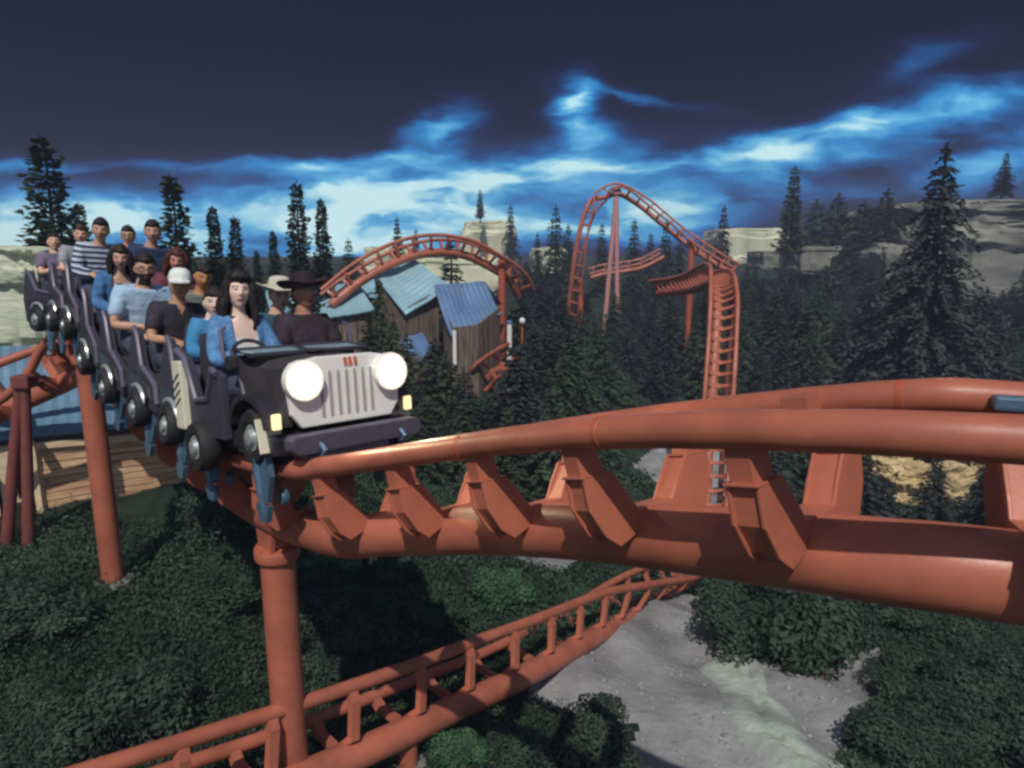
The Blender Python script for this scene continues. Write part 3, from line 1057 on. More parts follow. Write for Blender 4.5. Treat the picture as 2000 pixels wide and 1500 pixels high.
    for sx in (-1, 1):
        mb = MB()
        mb.tube([(sx * .50, .19, .80), (sx * .50, .16, 1.0), (sx * .46, .15, 1.02)], .014, 8)
        mb.build('grab_handle', M['panel_edge'], root, smooth=True, local=True)
    seat_parts(root, -.25)
    return root


def row_d(i):
    """arc length of a seat row: nearest point of the path to the row's plan position"""
    q = train_pts[i]
    e = np.hypot(MAIN.p[:, 0] - q.x, MAIN.p[:, 1] - q.y)
    return float(MAIN.s[int(np.argmin(e))])


ROWD = [row_d(i) for i in range(8)]
LEADM = MAIN.frame(ROWD[0] + .09) @ Matrix.Rotation(R(7.5), 4, 'Y')
lead = lead_car(LEADM)
CARM = [LEADM]
names = ['second car of the train, right behind the black lead car', 'third car of the train, carrying the man in the dark shirt', 'fourth car of the train, carrying the bearded man in light blue',
         'fifth car of the train, carrying the woman in denim', 'sixth car of the train, carrying the man in a striped jumper', 'seventh car of the train, at the top of the rise', 'rearmost car of the train, beside the pale cliff']
base_car = None
for i in range(1, 8):
    m = MAIN.frame(ROWD[i])
    CARM.append(m)
    if base_car is None:
        base_car = row_car(m, names[0], 1)
    else:
        dup(base_car, m, names[i - 1])


# ------------------------------------------------------------------ people
def skin_arrays(joints, edges, radii, root=0, sub=1):
    me = bpy.data.meshes.new('tmp')
    me.from_pydata(joints, edges, [])
    o = bpy.data.objects.new('tmp', me); COL.objects.link(o)
    o.modifiers.new('s', 'SKIN')
    if not me.skin_vertices:
        me.skin_vertices.new()
    for i, r_ in enumerate(radii):
        me.skin_vertices[0].data[i].radius = r_ if isinstance(r_, tuple) else (r_, r_)
        me.skin_vertices[0].data[i].use_root = (i == root)
    m = o.modifiers.new('u', 'SUBSURF'); m.levels = sub; m.render_levels = sub
    dg = bpy.context.evaluated_depsgraph_get()
    ev = o.evaluated_get(dg).to_mesh()
    V = np.empty(len(ev.vertices) * 3); ev.vertices.foreach_get('co', V)
    F = [tuple(p.vertices) for p in ev.polygons]
    o.evaluated_get(dg).to_mesh_clear()
    bpy.data.objects.remove(o); bpy.data.meshes.remove(me)
    return V.reshape(-1, 3), F


def remesh_arrays(V, F, voxel, smooth=4):
    me = bpy.data.meshes.new('tmp')
    me.from_pydata([tuple(v) for v in V], [], F)
    o = bpy.data.objects.new('tmp', me); COL.objects.link(o)
    m = o.modifiers.new('r', 'REMESH'); m.mode = 'VOXEL'; m.voxel_size = voxel
    if smooth:
        k = o.modifiers.new('s', 'SMOOTH'); k.factor = .5; k.iterations = smooth
    dg = bpy.context.evaluated_depsgraph_get()
    ev = o.evaluated_get(dg).to_mesh()
    A = np.empty(len(ev.vertices) * 3); ev.vertices.foreach_get('co', A)
    Q = [tuple(p.vertices) for p in ev.polygons]
    o.evaluated_get(dg).to_mesh_clear()
    bpy.data.objects.remove(o); bpy.data.meshes.remove(me)
    return A.reshape(-1, 3), Q


def head_grid(fem=False, n=44, scale=1.0, hair=None):
    """a head: x right, y face, z up, centre between the ears"""
    V, F = [], []
    for j in range(n + 1):
        th = math.pi * j / n
        for i in range(n):
            ph = 2 * math.pi * i / n
            dx, dy, dz = math.sin(th) * math.cos(ph), math.sin(th) * math.sin(ph), math.cos(th)
            x, y, z = dx * .076, dy * .095, dz * .118
            if dz < 0:
                x *= 1 - (.36 if fem else .28) * (-dz) ** 1.6
                if dy > 0: y *= 1 - .10 * (-dz) ** 2
                else: y *= 1 - .42 * (-dz) ** 1.1
                y += .014 * (-dz) ** 2
            k = scale
            if hair is not None:
                k = hair(dx, dy, dz)
            elif dy > .2:
                g = lambda cx, cz, sx, sz: math.exp(-((x - cx) / sx) ** 2 - ((z - cz) / sz) ** 2)
                y -= .006
                y += .024 * g(0, -.022, .011, .014) + .014 * g(0, .0, .009, .022)          # nose
                y -= .009 * (g(.031, .010, .016, .010) + g(-.031, .010, .016, .010))        # eye sockets
                y += .005 * (g(.03, .030, .022, .007) + g(-.03, .030, .022, .007))          # brows
                y += .007 * g(0, -.058, .020, .009) - .004 * g(0, -.072, .02, .006) + .008 * g(0, -.098, .022, .014)
                y += .004 * (g(.042, -.02, .018, .018) + g(-.042, -.02, .018, .018))        # cheeks
            V.append((x * k, y * k, z * k))
    for j in range(n):
        for i in range(n):
            a, b = j * n + i, j * n + (i + 1) % n
            F.append((a, b, b + n, a + n))
    return V, F


def blob(c, r, n=10):
    V, F = [], []
    for j in range(n + 1):
        th = math.pi * j / n
        for i in range(n):
            ph = 2 * math.pi * i / n
            V.append((c[0] + r[0] * math.sin(th) * math.cos(ph), c[1] + r[1] * math.sin(th) * math.sin(ph), c[2] + r[2] * math.cos(th)))
    for j in range(n):
        for i in range(n):
            a, b = j * n + i, j * n + (i + 1) % n
            F.append((a, b, b + n, a + n))
    return V, F


def skin_mat():
    m = bpy.data.materials.new('skin'); m.use_nodes = True
    t = m.node_tree; b = t.nodes['Principled BSDF']
    a = t.nodes.new('ShaderNodeVertexColor'); a.layer_name = 'tone'
    t.links.new(a.outputs['Color'], b.inputs['Base Color'])
    b.inputs['Roughness'].default_value = .5
    b.inputs['Specular IOR Level'].default_value = .35
    b.inputs['Subsurface Weight'].default_value = .06
    b.inputs['Subsurface Radius'].default_value = (.01, .004, .002)
    return m


M['skin'] = skin_mat()


class Soup:
    def __init__(s): s.V = []; s.F = []

    def add(s, V, F, M4=None):
        o = len(s.V)
        s.V += [tuple(M4 @ Vector(p)) if M4 else tuple(p) for p in V]
        s.F += [tuple(i + o for i in f) for f in F]

    def mb(s, mb, M4=None): s.add(mb.v, mb.f, M4)


def mesh_obj(name, V, F, m, parent, tone=None):
    me = bpy.data.meshes.new(name)
    me.from_pydata([tuple(v) for v in V], [], F)
    me.materials.append(m)
    me.polygons.foreach_set('use_smooth', [True] * len(me.polygons))
    if tone is not None:
        ca = me.color_attributes.new('tone', 'FLOAT_COLOR', 'POINT')
        ca.data.foreach_set('color', np.c_[tone, np.ones(len(tone))].astype(np.float32).ravel())
    o = bpy.data.objects.new(name, me); COL.objects.link(o); o.parent = parent
    return o


def hand(sp, wrist, fwd, sx, scale=1.0):
    """palm and five bent fingers closing over the lap bar; fwd: pointing direction"""
    f = Vector(fwd).normalized()
    side = Vector((-sx, 0, 0)); side = (side - f * side.dot(f)).normalized()        # thumb side, towards the middle
    up = side.cross(f) * (1 if sx > 0 else -1)
    if up.z < 0: up = -up
    w = Vector(wrist)
    M3 = Matrix((side, f, up)).transposed()
    mb = MB()
    mb.box(w + f * .055 * scale, (.082 * scale, .10 * scale, .030 * scale), M3=M3, bev=.013)
    mb.tube([w - f * .03, w + f * .03], [.025 * scale, .027 * scale], 12)
    for k, (o, ln) in enumerate(((.033, .068), (.011, .078), (-.011, .072), (-.033, .056))):
        b = w + f * .10 * scale + side * o * scale
        l_ = ln * scale
        p1 = b + f * l_ * .45 + up * .004
        p2 = p1 + (f * .5 - up * .85) * l_ * .38
        p3 = p2 + (f * -.35 - up * .9) * l_ * .32
        mb.tube([b - f * .012, b, p1, p2, p3], [.0095 * scale, .0095 * scale, .0088 * scale, .008 * scale, .0065 * scale], 9)
    b = w + f * .035 * scale + side * .036 * scale
    mb.tube([b, b + (side * .7 + f * .6) * .03, b + (side * .55 + f * .75 - up * .2) * .058, b + (side * .3 + f * .8 - up * .55) * .078], [.013 * scale, .0115 * scale, .010 * scale, .007 * scale], 9)
    sp.mb(mb)


def person(mtx, label, skin, shirt, trousers=(.05, .06, .1), hair=(.02, .014, .01), fem=False, long_hair=False, hat=None, beard=False, scale=1.0, turn=0, tilt=0, nod=0, sleeve=.55,
           lean=0, open_jacket=None, glasses=False, kid=False, arms='bar', vneck=0.0, stripes=None, hair_big=1.0, voxel=.0068, glow=None):
    root = thing('person', label, 'person', mtx=mtx, group='riders on the coaster train')
    sw = .155 if fem else .178
    if kid: sw = .14
    hipz = .10
    J, Rr, E = [], [], []

    def j(p, r_, par=None):
        J.append(p); Rr.append(r_)
        if par is not None: E.append((par, len(J) - 1))
        return len(J) - 1
    ly = lean
    pel = j((0, 0, hipz), (.15, .125))
    sp1 = j((0, -.01 + ly * .3, .25), (.125 if fem else .145, .10), pel)
    sp2 = j((0, -.02 + ly * .7, .40), (.14 if fem else .165, .115), sp1)
    nb = j((0, -.035 + ly, .535), (.075, .07), sp2)
    nk = j((0, -.02 + ly, .60), (.052 if fem else .064,) * 2, nb)
    hd = j((0, -.005 + ly, .66), (.052, .058), nk)
    sides = {}
    for sx in (-1, 1):
        sh = j((sx * sw, -.03 + ly, .512), (.058 if fem else .068,) * 2, sp2)
        if arms == 'bar':
            eb = (sx * (sw + .055), .07 + ly, .27); wr = (sx * .125, .30, .285)
        elif arms == 'fold':
            eb = (sx * (sw + .07), .06 + ly, .25); wr = (sx * .05, .27, .24 + .03 * sx)
        else:
            eb = (sx * (sw + .06), .02 + ly, .25); wr = (sx * .14, .24, .16)
        ue = j(tuple(np.array(J[sh]) * .5 + np.array(eb) * .5), (.043 if fem else .052,) * 2, sh)
        el = j(eb, (.036 if fem else .042,) * 2, ue)
        fa = j(tuple(np.array(eb) * .6 + np.array(wr) * .4), (.036 if fem else .041,) * 2, el)
        w_ = j(wr, (.024 if fem else .027,) * 2, fa)
        hp = j((sx * .095, .04, hipz - .005), (.095, .09), pel)
        th = j((sx * .11, .26, .085), .075, hp)
        kn = j((sx * .12, .45, .075), .055, th)
        cf = j((sx * .12, .49, -.10), .052, kn)
        an = j((sx * .12, .49, -.33), .036, cf)
        j((sx * .12, .53, -.37), .036, an)
        j((sx * .125, .64, -.385), .03, len(J) - 1)
        sides[sx] = (sh, ue, el, fa, w_, hp, th, kn, cf, an)
    V, F = skin_arrays(J, E, Rr, 0, 2)
    sp = Soup(); sp.add(V, F)
    HC = Vector((0, .012 + ly, .722))
    HM = Matrix.Translation(HC) @ Matrix.Rotation(R(turn), 4, 'Z') @ Matrix.Rotation(R(tilt), 4, 'Y') @ Matrix.Rotation(R(nod), 4, 'X')
    if kid: HM = HM @ Matrix.Scale(1.12, 4)
    hv, hf = head_grid(fem or kid)
    sp.add(hv, hf, HM)
    for sx in (-1, 1):
        bv, bf = blob((sx * .078, -.005, -.005), (.011, .021, .031))
        sp.add(bv, bf, HM)
    for sx in (-1, 1):
        s_ = sides[sx]
        e_, w_ = Vector(J[s_[3]]), Vector(J[s_[4]])
        f = (w_ - e_).normalized()
        if arms == 'bar': f = (f + Vector((0, .6, -.25))).normalized()
        if arms == 'fold': f = (f + Vector((-sx * .8, 0, 0))).normalized()
        hand(sp, w_, f, sx, .9 if fem or kid else 1.0)
    V, F = remesh_arrays(sp.V, sp.F, voxel, 2)
    # skin tone with face features, in head coordinates
    sk = np.array(skin)
    tone = np.tile(sk, (len(V), 1))
    inv = np.array(HM.inverted())
    hl = V @ inv[:3, :3].T + inv[:3, 3]
    fr = (hl[:, 1] > .045) & (np.abs(hl[:, 2]) < .13) & (np.abs(hl[:, 0]) < .08)
    x, z = np.abs(hl[:, 0]), hl[:, 2]

    def paint(mask, c, k=1.0):
        tone[mask & fr] = tone[mask & fr] * (1 - k) + np.array(c) * k
    paint(((x - .038) / .024) ** 2 + ((z + .026) / .022) ** 2 < 1, sk * np.array((1.05, .78, .74)), .45)
    paint(((x - .031) / .018) ** 2 + ((z - .010) / .0085) ** 2 < 1, (.05, .03, .025), .5)  # eye sockets darkened, shade put into the skin tone
    paint(((x - .031) / .012) ** 2 + ((z - .0095) / .005) ** 2 < 1, (.75, .73, .70))
    paint(((x - .031) / .0062) ** 2 + ((z - .0095) / .0062) ** 2 < 1, (.02, .014, .012))
    paint((np.abs(x - .032) < .020) & (np.abs(z - .031 + (x - .032) ** 2 * 8) < .0048), np.array(hair) * 1.0, .85)
    lipc = (.45, .10, .10) if fem else sk * np.array((.85, .5, .5))
    paint((x / .025) ** 2 + ((z + .059) / .0095) ** 2 < 1, lipc, .9)
    paint((x < .021) & (np.abs(z + .0585) < .0022), (.09, .03, .03), .9)
    paint((np.abs(x - .008) < .004) & (np.abs(z + .036) < .003), sk * .35, .8)
    if beard:
        bm_ = (z < -.032) & ((x / .022) ** 2 + ((z + .059) / .010) ** 2 > 1) & ((hl[:, 1] > 0))
        msk = bm_ & (np.abs(z) < .14) & (x < .08)
        tone[msk] = np.array(hair) * 1.3
    mesh_obj('body', V, F, M['skin'], root, tone)
    # hair
    hm = mat('hair', hair, rough=.55, var=.5, vscale=18, bump=.6, bscale=45, stretch=(1, 1, .25), spec=.4)
    if hair_big > 0:
        def hr(dx, dy, dz):
            line = .50 if not kid else .45
            face = dy > .05 and dz < line + .10 * abs(dx) - .35 * max(0, abs(dx) - .55)
            low = dz < (-.30 if not fem else -.5) and dy <= .05
            side = abs(dx) > .55 and dz < -.05 and dy > -.25
            if face or low or (side and not long_hair): return .90
            n_ = .5 + .5 * mnoise.noise((dx * 5, dy * 5, dz * 3 + len(label))) + .35 * mnoise.noise((dx * 14, dy * 14, dz * 7 + len(label)))
            return (1.08 + .11 * n_ + .07 * max(0, dz)) * (1 + (hair_big - 1) * .6)
        hv, hf = head_grid(hair=hr, n=36)
        sh_ = Soup(); sh_.add(hv, hf, HM)
        if long_hair:
            r2 = random.Random(len(label))
            mb = MB()
            for k in range(26):
                a = R(-205 + 230 * k / 25 + r2.uniform(-5, 5))          # round the back and the sides, not the face
                cx, cy = math.cos(a), math.sin(a)
                pts = []
                ln = r2.uniform(.25, .34)
                for q in range(7):
                    t = q / 6
                    rad = .070 + .028 * math.sin(min(1, t * 1.4) * math.pi * .5) * hair_big + .010 * math.sin(q * 1.7 + k)
                    pts.append(Vector((cx * rad * 1.05, cy * (rad + .018) - .012 - .02 * t, .075 - t * ln)))
                mb.tube([HM @ p for p in pts], [.020, .026, .028, .027, .024, .019, .010], 8)
            sh_.mb(mb)
        hv, hf = remesh_arrays(sh_.V, sh_.F, .009, 1)
        mesh_obj('hair', hv, hf, hm, root)
    # shirt: torso and sleeves a little proud of the body
    def garment(keep, extra, cut=None, vox=.011, ends=()):
        idx = {}
        JJ, RRr, EE = [], [], []
        for i in keep:
            idx[i] = len(JJ); JJ.append(J[i]); r_ = Rr[i]
            r_ = r_ if isinstance(r_, tuple) else (r_, r_)
            RRr.append((r_[0] + extra, r_[1] + extra))
        for a, b in E:
            if a in idx and b in idx: EE.append((idx[a], idx[b]))
        for par, p, r_ in ends:
            JJ.append(p); RRr.append((r_, r_)); EE.append((idx[par], len(JJ) - 1))
        V, F = skin_arrays(JJ, EE, RRr, 0, 2)
        V, F = remesh_arrays(V, F, vox, 3)
        V = V.copy()
        for i in range(len(V)):
            v = V[i]
            V[i] = v + .006 * np.array(mnoise.noise_vector((v[0] * 11, v[1] * 11, v[2] * 16)))
        if cut is not None:
            bad = cut(V)
            F = [f for f in F if not all(bad[i] for i in f)]
            used = sorted({i for f in F for i in f}); rem = {k: n for n, k in enumerate(used)}
            V = V[used]; F = [tuple(rem[i] for i in f) for f in F]
        return V, F
    keep = [pel, sp1, sp2, nb] + [s[k] for s in sides.values() for k in (0,)]
    ends = []
    for sx in (-1, 1):
        s_ = sides[sx]
        a = [s_[1]]
        if sleeve > .9: a += [s_[2], s_[3], s_[4]]
        keep += a
        if sleeve <= .9:
            q = np.array(J[s_[1]]) * .4 + np.array(J[s_[2]]) * .6
            ends.append((s_[1], tuple(q), Rr[s_[2]][0] + .026))
    nz_ = .575

    def neck_cut(V):
        r_ = np.hypot(V[:, 0], V[:, 1] + .03 - ly)
        c = (V[:, 2] > nz_) | ((V[:, 1] > -.02 + ly) & (V[:, 2] > nz_ - vneck + np.abs(V[:, 0]) * 2.2) & (np.abs(V[:, 0]) < .09))
        return c
    if open_jacket is not None:
        V, F = garment([pel, sp1, sp2, nb] + [s[0] for s in sides.values()], .010, neck_cut)
        mesh_obj('top', V, F, mat('cotton_top', open_jacket, rough=.85, var=.08), root)

        def jcut(V):
            return (V[:, 2] > nz_ + .01) | ((np.abs(V[:, 0]) < .075 + .05 * (V[:, 2] - .2)) & (V[:, 1] > .02 + ly) & (V[:, 2] > .02))
        V, F = garment(keep, .026, jcut, ends=ends)
        mesh_obj('jacket', V, F, mat('denim_jacket', shirt, rough=.85, var=.28, vscale=14, bump=.3, bscale=50), root)
    else:
        V, F = garment(keep, 0.028 if kid else .025, neck_cut, ends=ends)
        sm = mat('shirt', shirt, rough=.85, var=.12, vscale=8, bump=.2, bscale=25)
        if stripes:
            t = sm.node_tree
            w_ = t.nodes.new('ShaderNodeTexWave'); w_.wave_type = 'BANDS'; w_.bands_direction = 'Z'
            w_.inputs['Scale'].default_value = 5.5; w_.inputs['Distortion'].default_value = 1.2
            tc = t.nodes.new('ShaderNodeTexCoord'); t.links.new(tc.outputs['Object'], w_.inputs['Vector'])
            r_ = t.nodes.new('ShaderNodeValToRGB'); r_.color_ramp.interpolation = 'CONSTANT'
            r_.color_ramp.elements[0].color = (*shirt, 1); r_.color_ramp.elements[1].color = (*stripes, 1); r_.color_ramp.elements[1].position = .5
            t.links.new(w_.outputs['Fac'], r_.inputs[0]); t.links.new(r_.outputs[0], t.nodes['Principled BSDF'].inputs['Base Color'])
        mesh_obj('shirt', V, F, sm, root)
    keep = [pel] + [s[k] for s in sides.values() for k in (5, 6, 7, 8, 9)]
    V, F = garment(keep, .014, None, vox=.016)
    mesh_obj('trousers', V, F, mat('trousers', trousers, rough=.9, var=.2), root)
    if hat:
        kind, col = hat
        mb = MB()
        if kind == 'brim':
            prof = [(.001, .165), (.045, .163), (.075, .150), (.088, .115), (.092, .062), (.10, .056), (.150, .060), (.178, .074), (.180, .068), (.150, .050), (.10, .044), (.08, .040), (.001, .05)]
            mb.lathe(prof, 30)
            mb.v = [(x_ * 1.0, y_ * 1.16, z_ + .035 * (abs(x_) / .18) ** 2 * (1 if abs(x_) > .1 else 0)) for x_, y_, z_ in mb.v]
        else:
            prof = [(.001, .148), (.045, .142), (.075, .118), (.090, .075), (.092, .035), (.084, .030), (.001, .06)]
            mb.lathe(prof, 26)
            mb.v = [(x_, y_ * 1.2 - .004, z_) for x_, y_, z_ in mb.v]
            n = 9
            vs = []
            for zz in (.048, .038):
                for i in range(n):
                    a = R(30 + 120 * i / (n - 1))
                    vs.append((.085 * math.cos(a), .100 * math.sin(a), zz))
                for i in range(n):
                    a = R(30 + 120 * i / (n - 1))
                    vs.append((.092 * math.cos(a), .075 + .105 * math.sin(a), zz - .012))
            fs = []
            for b in (0, 2 * n):
                for i in range(n - 1):
                    fs.append((b + i, b + i + 1, b + n + i + 1, b + n + i))
            for i in range(n - 1):
                fs.append((n + i, n + i + 1, 3 * n + i + 1, 3 * n + i))
            fs += [(0, n, 3 * n, 2 * n), (n - 1, 2 * n - 1, 4 * n - 1, 3 * n - 1)]
            mb.add(vs, fs)
        mb.v = [tuple(HM @ Vector(p)) for p in mb.v]
        mb.build('hat', mat('hat_felt', col, rough=.85, var=.15, vscale=20), root, smooth=True, local=True)
    if glasses:
        mb = MB()
        for sx in (-1, 1):
            mb.tube([HM @ Vector((sx * .033 + .022 * math.cos(a), .098 - .008 * abs(math.cos(a)), .008 + .016 * math.sin(a))) for a in np.linspace(0, 2 * math.pi, 17)], .0028, 6, cap=False)
            mb.tube([HM @ Vector((sx * .055, .092, .012)), HM @ Vector((sx * .080, .02, .012))], .0025, 6)
        mb.tube([HM @ Vector((-.012, .101, .011)), HM @ Vector((.012, .101, .011))], .003, 6)
        mb.build('glasses', M['black'], root, local=True)
    if scale != 1.0:
        for c in root.children:
            c.scale = (scale,) * 3
    return root


def seat_mtx(row, side, dz=0.0, dx=0.0, dy=0.0):
    """side -1: on the left of the picture (the riders' right)"""
    base = CARM[row] @ (Matrix.Translation((0, -.25, 0)) if row == 0 else Matrix.Translation((0, -.02, 0)))
    return base @ Matrix.Translation((-side * SEATX + dx, dy, SEATZ + dz))


FAIR = (.60, .36, .27); TAN = (.50, .29, .20); PALE = (.72, .52, .44); BROWN = (.36, .18, .12); OLIVE = (.46, .26, .17)
DK = (.016, .012, .012)
RIDERS = [
    (0, -1, dict(label='woman in front row with long dark wavy hair, open denim jacket and white top', skin=PALE, shirt=(.10, .25, .50), open_jacket=(.75, .76, .78), hair=DK, fem=True, long_hair=True, hair_big=1.25, sleeve=1, turn=-12, tilt=-4, scale=1.06)),
    (0, 1, dict(label='man at the steering wheel in a dark wide-brimmed hat and maroon T-shirt', skin=BROWN, shirt=(.035, .022, .035), hat=('brim', (.028, .012, .020)), hair=DK, turn=2, scale=1.04)),
    (1, -1, dict(label='child in a blue jacket with tan shoulders sitting behind the front row', skin=PALE, shirt=(.05, .24, .48), hair=(.02, .015, .012), kid=True, scale=.86, turn=-20, sleeve=1)),
    (1, 1, dict(label='rider in a pale sun hat and dark green jacket behind the steering wheel', skin=FAIR, shirt=(.03, .10, .13), hat=('brim', (.62, .58, .48)), hair=DK, sleeve=1, turn=-6)),
    (2, -1, dict(label='man in a white cap and dark V-neck shirt in the third row', skin=OLIVE, shirt=(.030, .026, .040), hat=('cap', (.80, .82, .80)), hair=DK, vneck=.12, scale=1.0)),
    (2, 1, dict(label='pale-faced rider in a dark hat and navy jacket in the third row', skin=(.75, .62, .58), shirt=(.022, .025, .07), hat=('cap', (.02, .02, .025)), hair=DK, sleeve=1, kid=True, scale=.95)),
    (3, -1, dict(label='bearded man with glasses in a light blue T-shirt, arms folded on his lap', skin=TAN, shirt=(.42, .60, .80), hair=DK, beard=True, glasses=True, arms='fold', scale=1.08)),
    (3, 1, dict(label='man with short dark hair in an olive grey T-shirt in the fourth row', skin=(.46, .22, .10), shirt=(.19, .21, .19), hair=DK)),
    (4, -1, dict(label='woman with long brown hair in a blue denim shirt over a pale top', skin=FAIR, shirt=(.06, .17, .38), open_jacket=(.5, .6, .72), hair=(.03, .016, .014), fem=True, long_hair=True, sleeve=1)),
    (4, 1, dict(label='rider with reddish hair in a maroon top in the fifth row', skin=(.52, .24, .20), shirt=(.16, .04, .07), hair=(.10, .028, .022), fem=True, long_hair=True)),
    (5, -1, dict(label='dark-haired man in a navy and white striped jumper near the top of the rise', skin=TAN, shirt=(.55, .62, .72), stripes=(.03, .045, .11), hair=DK, sleeve=1)),
    (5, 1, dict(label='man in a plain navy T-shirt seated highest on the right', skin=TAN, shirt=(.025, .05, .12), hair=DK, scale=1.04)),
    (6, -1, dict(label='pale rider in a grey top behind the striped jumper', skin=FAIR, shirt=(.30, .32, .36), hair=(.05, .03, .02), scale=.92)),
    (6, 1, dict(label='man in sunglasses and a pale shirt in the seventh row', skin=TAN, shirt=(.60, .64, .72), hair=DK, glasses=True, scale=.98)),
    (7, -1, dict(label='rider with dark hair and violet top in the rearmost car', skin=FAIR, shirt=(.18, .14, .22), hair=DK, scale=.92, turn=-20)),
]
PEOPLE = True
if PEOPLE:
    for row, side, kw in RIDERS:
        h_ = random.Random(row * 7 + side)
        kw.setdefault('turn', -16 + h_.uniform(-9, 7)); kw.setdefault('tilt', h_.uniform(-7, 7)); kw.setdefault('nod', h_.uniform(-7, 4)); kw.setdefault('lean', h_.uniform(-.02, .05))
        kw['scale'] = kw.get('scale', 1.0) * 1.05
        kw['skin'] = tuple(min(.85, c * 1.15) for c in kw['skin'])
        person(seat_mtx(row, side, dz=.01 if row == 0 else .05, dx=-.09 if row == 0 else 0), voxel=.0068 if row < 2 else .008, **kw)


# ------------------------------------------------------------------ huts
def metal_mat(name, c, c2):
    m = mat(name, c, rough=.42, metal=.25, vscale=2.0, col2=c2, spec=.5)
    t = m.node_tree
    b = t.nodes['Principled BSDF']
    tc = t.nodes.new('ShaderNodeTexCoord')
    n = t.nodes.new('ShaderNodeTexNoise'); n.inputs['Scale'].default_value = 9
    t.links.new(tc.outputs['Object'], n.inputs['Vector'])
    n3 = t.nodes.new('ShaderNodeTexNoise'); n3.inputs['Scale'].default_value = 1.9; n3.inputs['Detail'].default_value = 7; n3.inputs['Roughness'].default_value = .65
    t.links.new(tc.outputs['Object'], n3.inputs['Vector'])
    r3 = t.nodes.new('ShaderNodeMapRange'); r3.inputs['From Min'].default_value = .60; r3.inputs['From Max'].default_value = .70; r3.inputs['To Max'].default_value = .75
    t.links.new(n3.outputs['Fac'], r3.inputs[0])
    mx = t.nodes.new('ShaderNodeMix'); mx.data_type = 'RGBA'; mx.inputs['B'].default_value = (.20, .11, .08, 1)
    src = b.inputs['Base Color'].links[0].from_socket
    t.links.new(r3.outputs[0], mx.inputs['Factor']); t.links.new(src, mx.inputs['A']); t.links.new(mx.outputs['Result'], b.inputs['Base Color'])
    bp = t.nodes.new('ShaderNodeBump'); bp.inputs['Strength'].default_value = .25; bp.inputs['Distance'].default_value = .03
    t.links.new(n.outputs['Fac'], bp.inputs['Height']); t.links.new(bp.outputs[0], b.inputs['Normal'])
    return m


M['roof'] = metal_mat('blue_sheet_metal', (.11, .22, .33), (.16, .30, .42))
M['roof_pale'] = metal_mat('pale_sheet_metal', (.25, .45, .56), (.38, .60, .68))
M['roof_dark'] = metal_mat('deep_blue_sheet_metal', (.12, .20, .38), (.17, .29, .48))  # bluer tone is the sheet's own colour
M['plank'] = mat('warm_planks', (.50, .26, .14), rough=.8, vscale=1.6, col2=(.86, .60, .36), stretch=(.8, .8, 9), bump=.3, bscale=12)
M['plank_grey'] = mat('weathered_planks', (.06, .045, .04), rough=.85, vscale=2.2, col2=(.26, .19, .15), stretch=(9, 9, .7), bump=.3, bscale=12)
M['trim'] = mat('bare_trim_boards', (.70, .55, .36), rough=.75, var=.15, vscale=6, stretch=(1, 1, 3))
M['timber'] = mat('dark_timber', (.06, .04, .035), rough=.9, var=.3, vscale=5)
M['white'] = mat('white_paint', (.78, .78, .74), rough=.6, var=.05)


def roof_slab(mb, q, th=.05, nu=24, nv=6, corr=.018, sag=.04, seed=0):
    corr *= .35
    """corrugated sheet over the four corners q = ridge left, ridge right, eave right, eave left"""
    a, b, c, d = [Vector(p) for p in q]
    nrm = (b - a).cross(d - a).normalized()
    if nrm.z < 0: nrm = -nrm
    top, bot = [], []
    for j in range(nv + 1):
        for i in range(nu + 1):
            u, v = i / nu, j / nv
            p = a.lerp(b, u).lerp(d.lerp(c, u), v)
            p = p + nrm * (corr * (1 if i % 2 else -1) + sag * mnoise.noise((u * 3 + seed, v * 2, seed)) - sag * 1.5 * math.sin(math.pi * v) * .5)
            top.append(p); bot.append(p - nrm * th)
    n = (nu + 1) * (nv + 1)
    fs = []
    for j in range(nv):
        for i in range(nu):
            k = j * (nu + 1) + i
            fs.append((k, k + 1, k + nu + 2, k + nu + 1))
            fs.append((n + k, n + k + nu + 1, n + k + nu + 2, n + k + 1))
    edge = [i for i in range(nu + 1)] + [j * (nu + 1) + nu for j in range(1, nv + 1)] + [nv * (nu + 1) + i for i in range(nu - 1, -1, -1)] + [j * (nu + 1) for j in range(nv - 1, 0, -1)]
    for k in range(len(edge)):
        e0, e1 = edge[k], edge[(k + 1) % len(edge)]
        fs.append((e1, e0, n + e0, n + e1))
    mb.add(top + bot, fs)


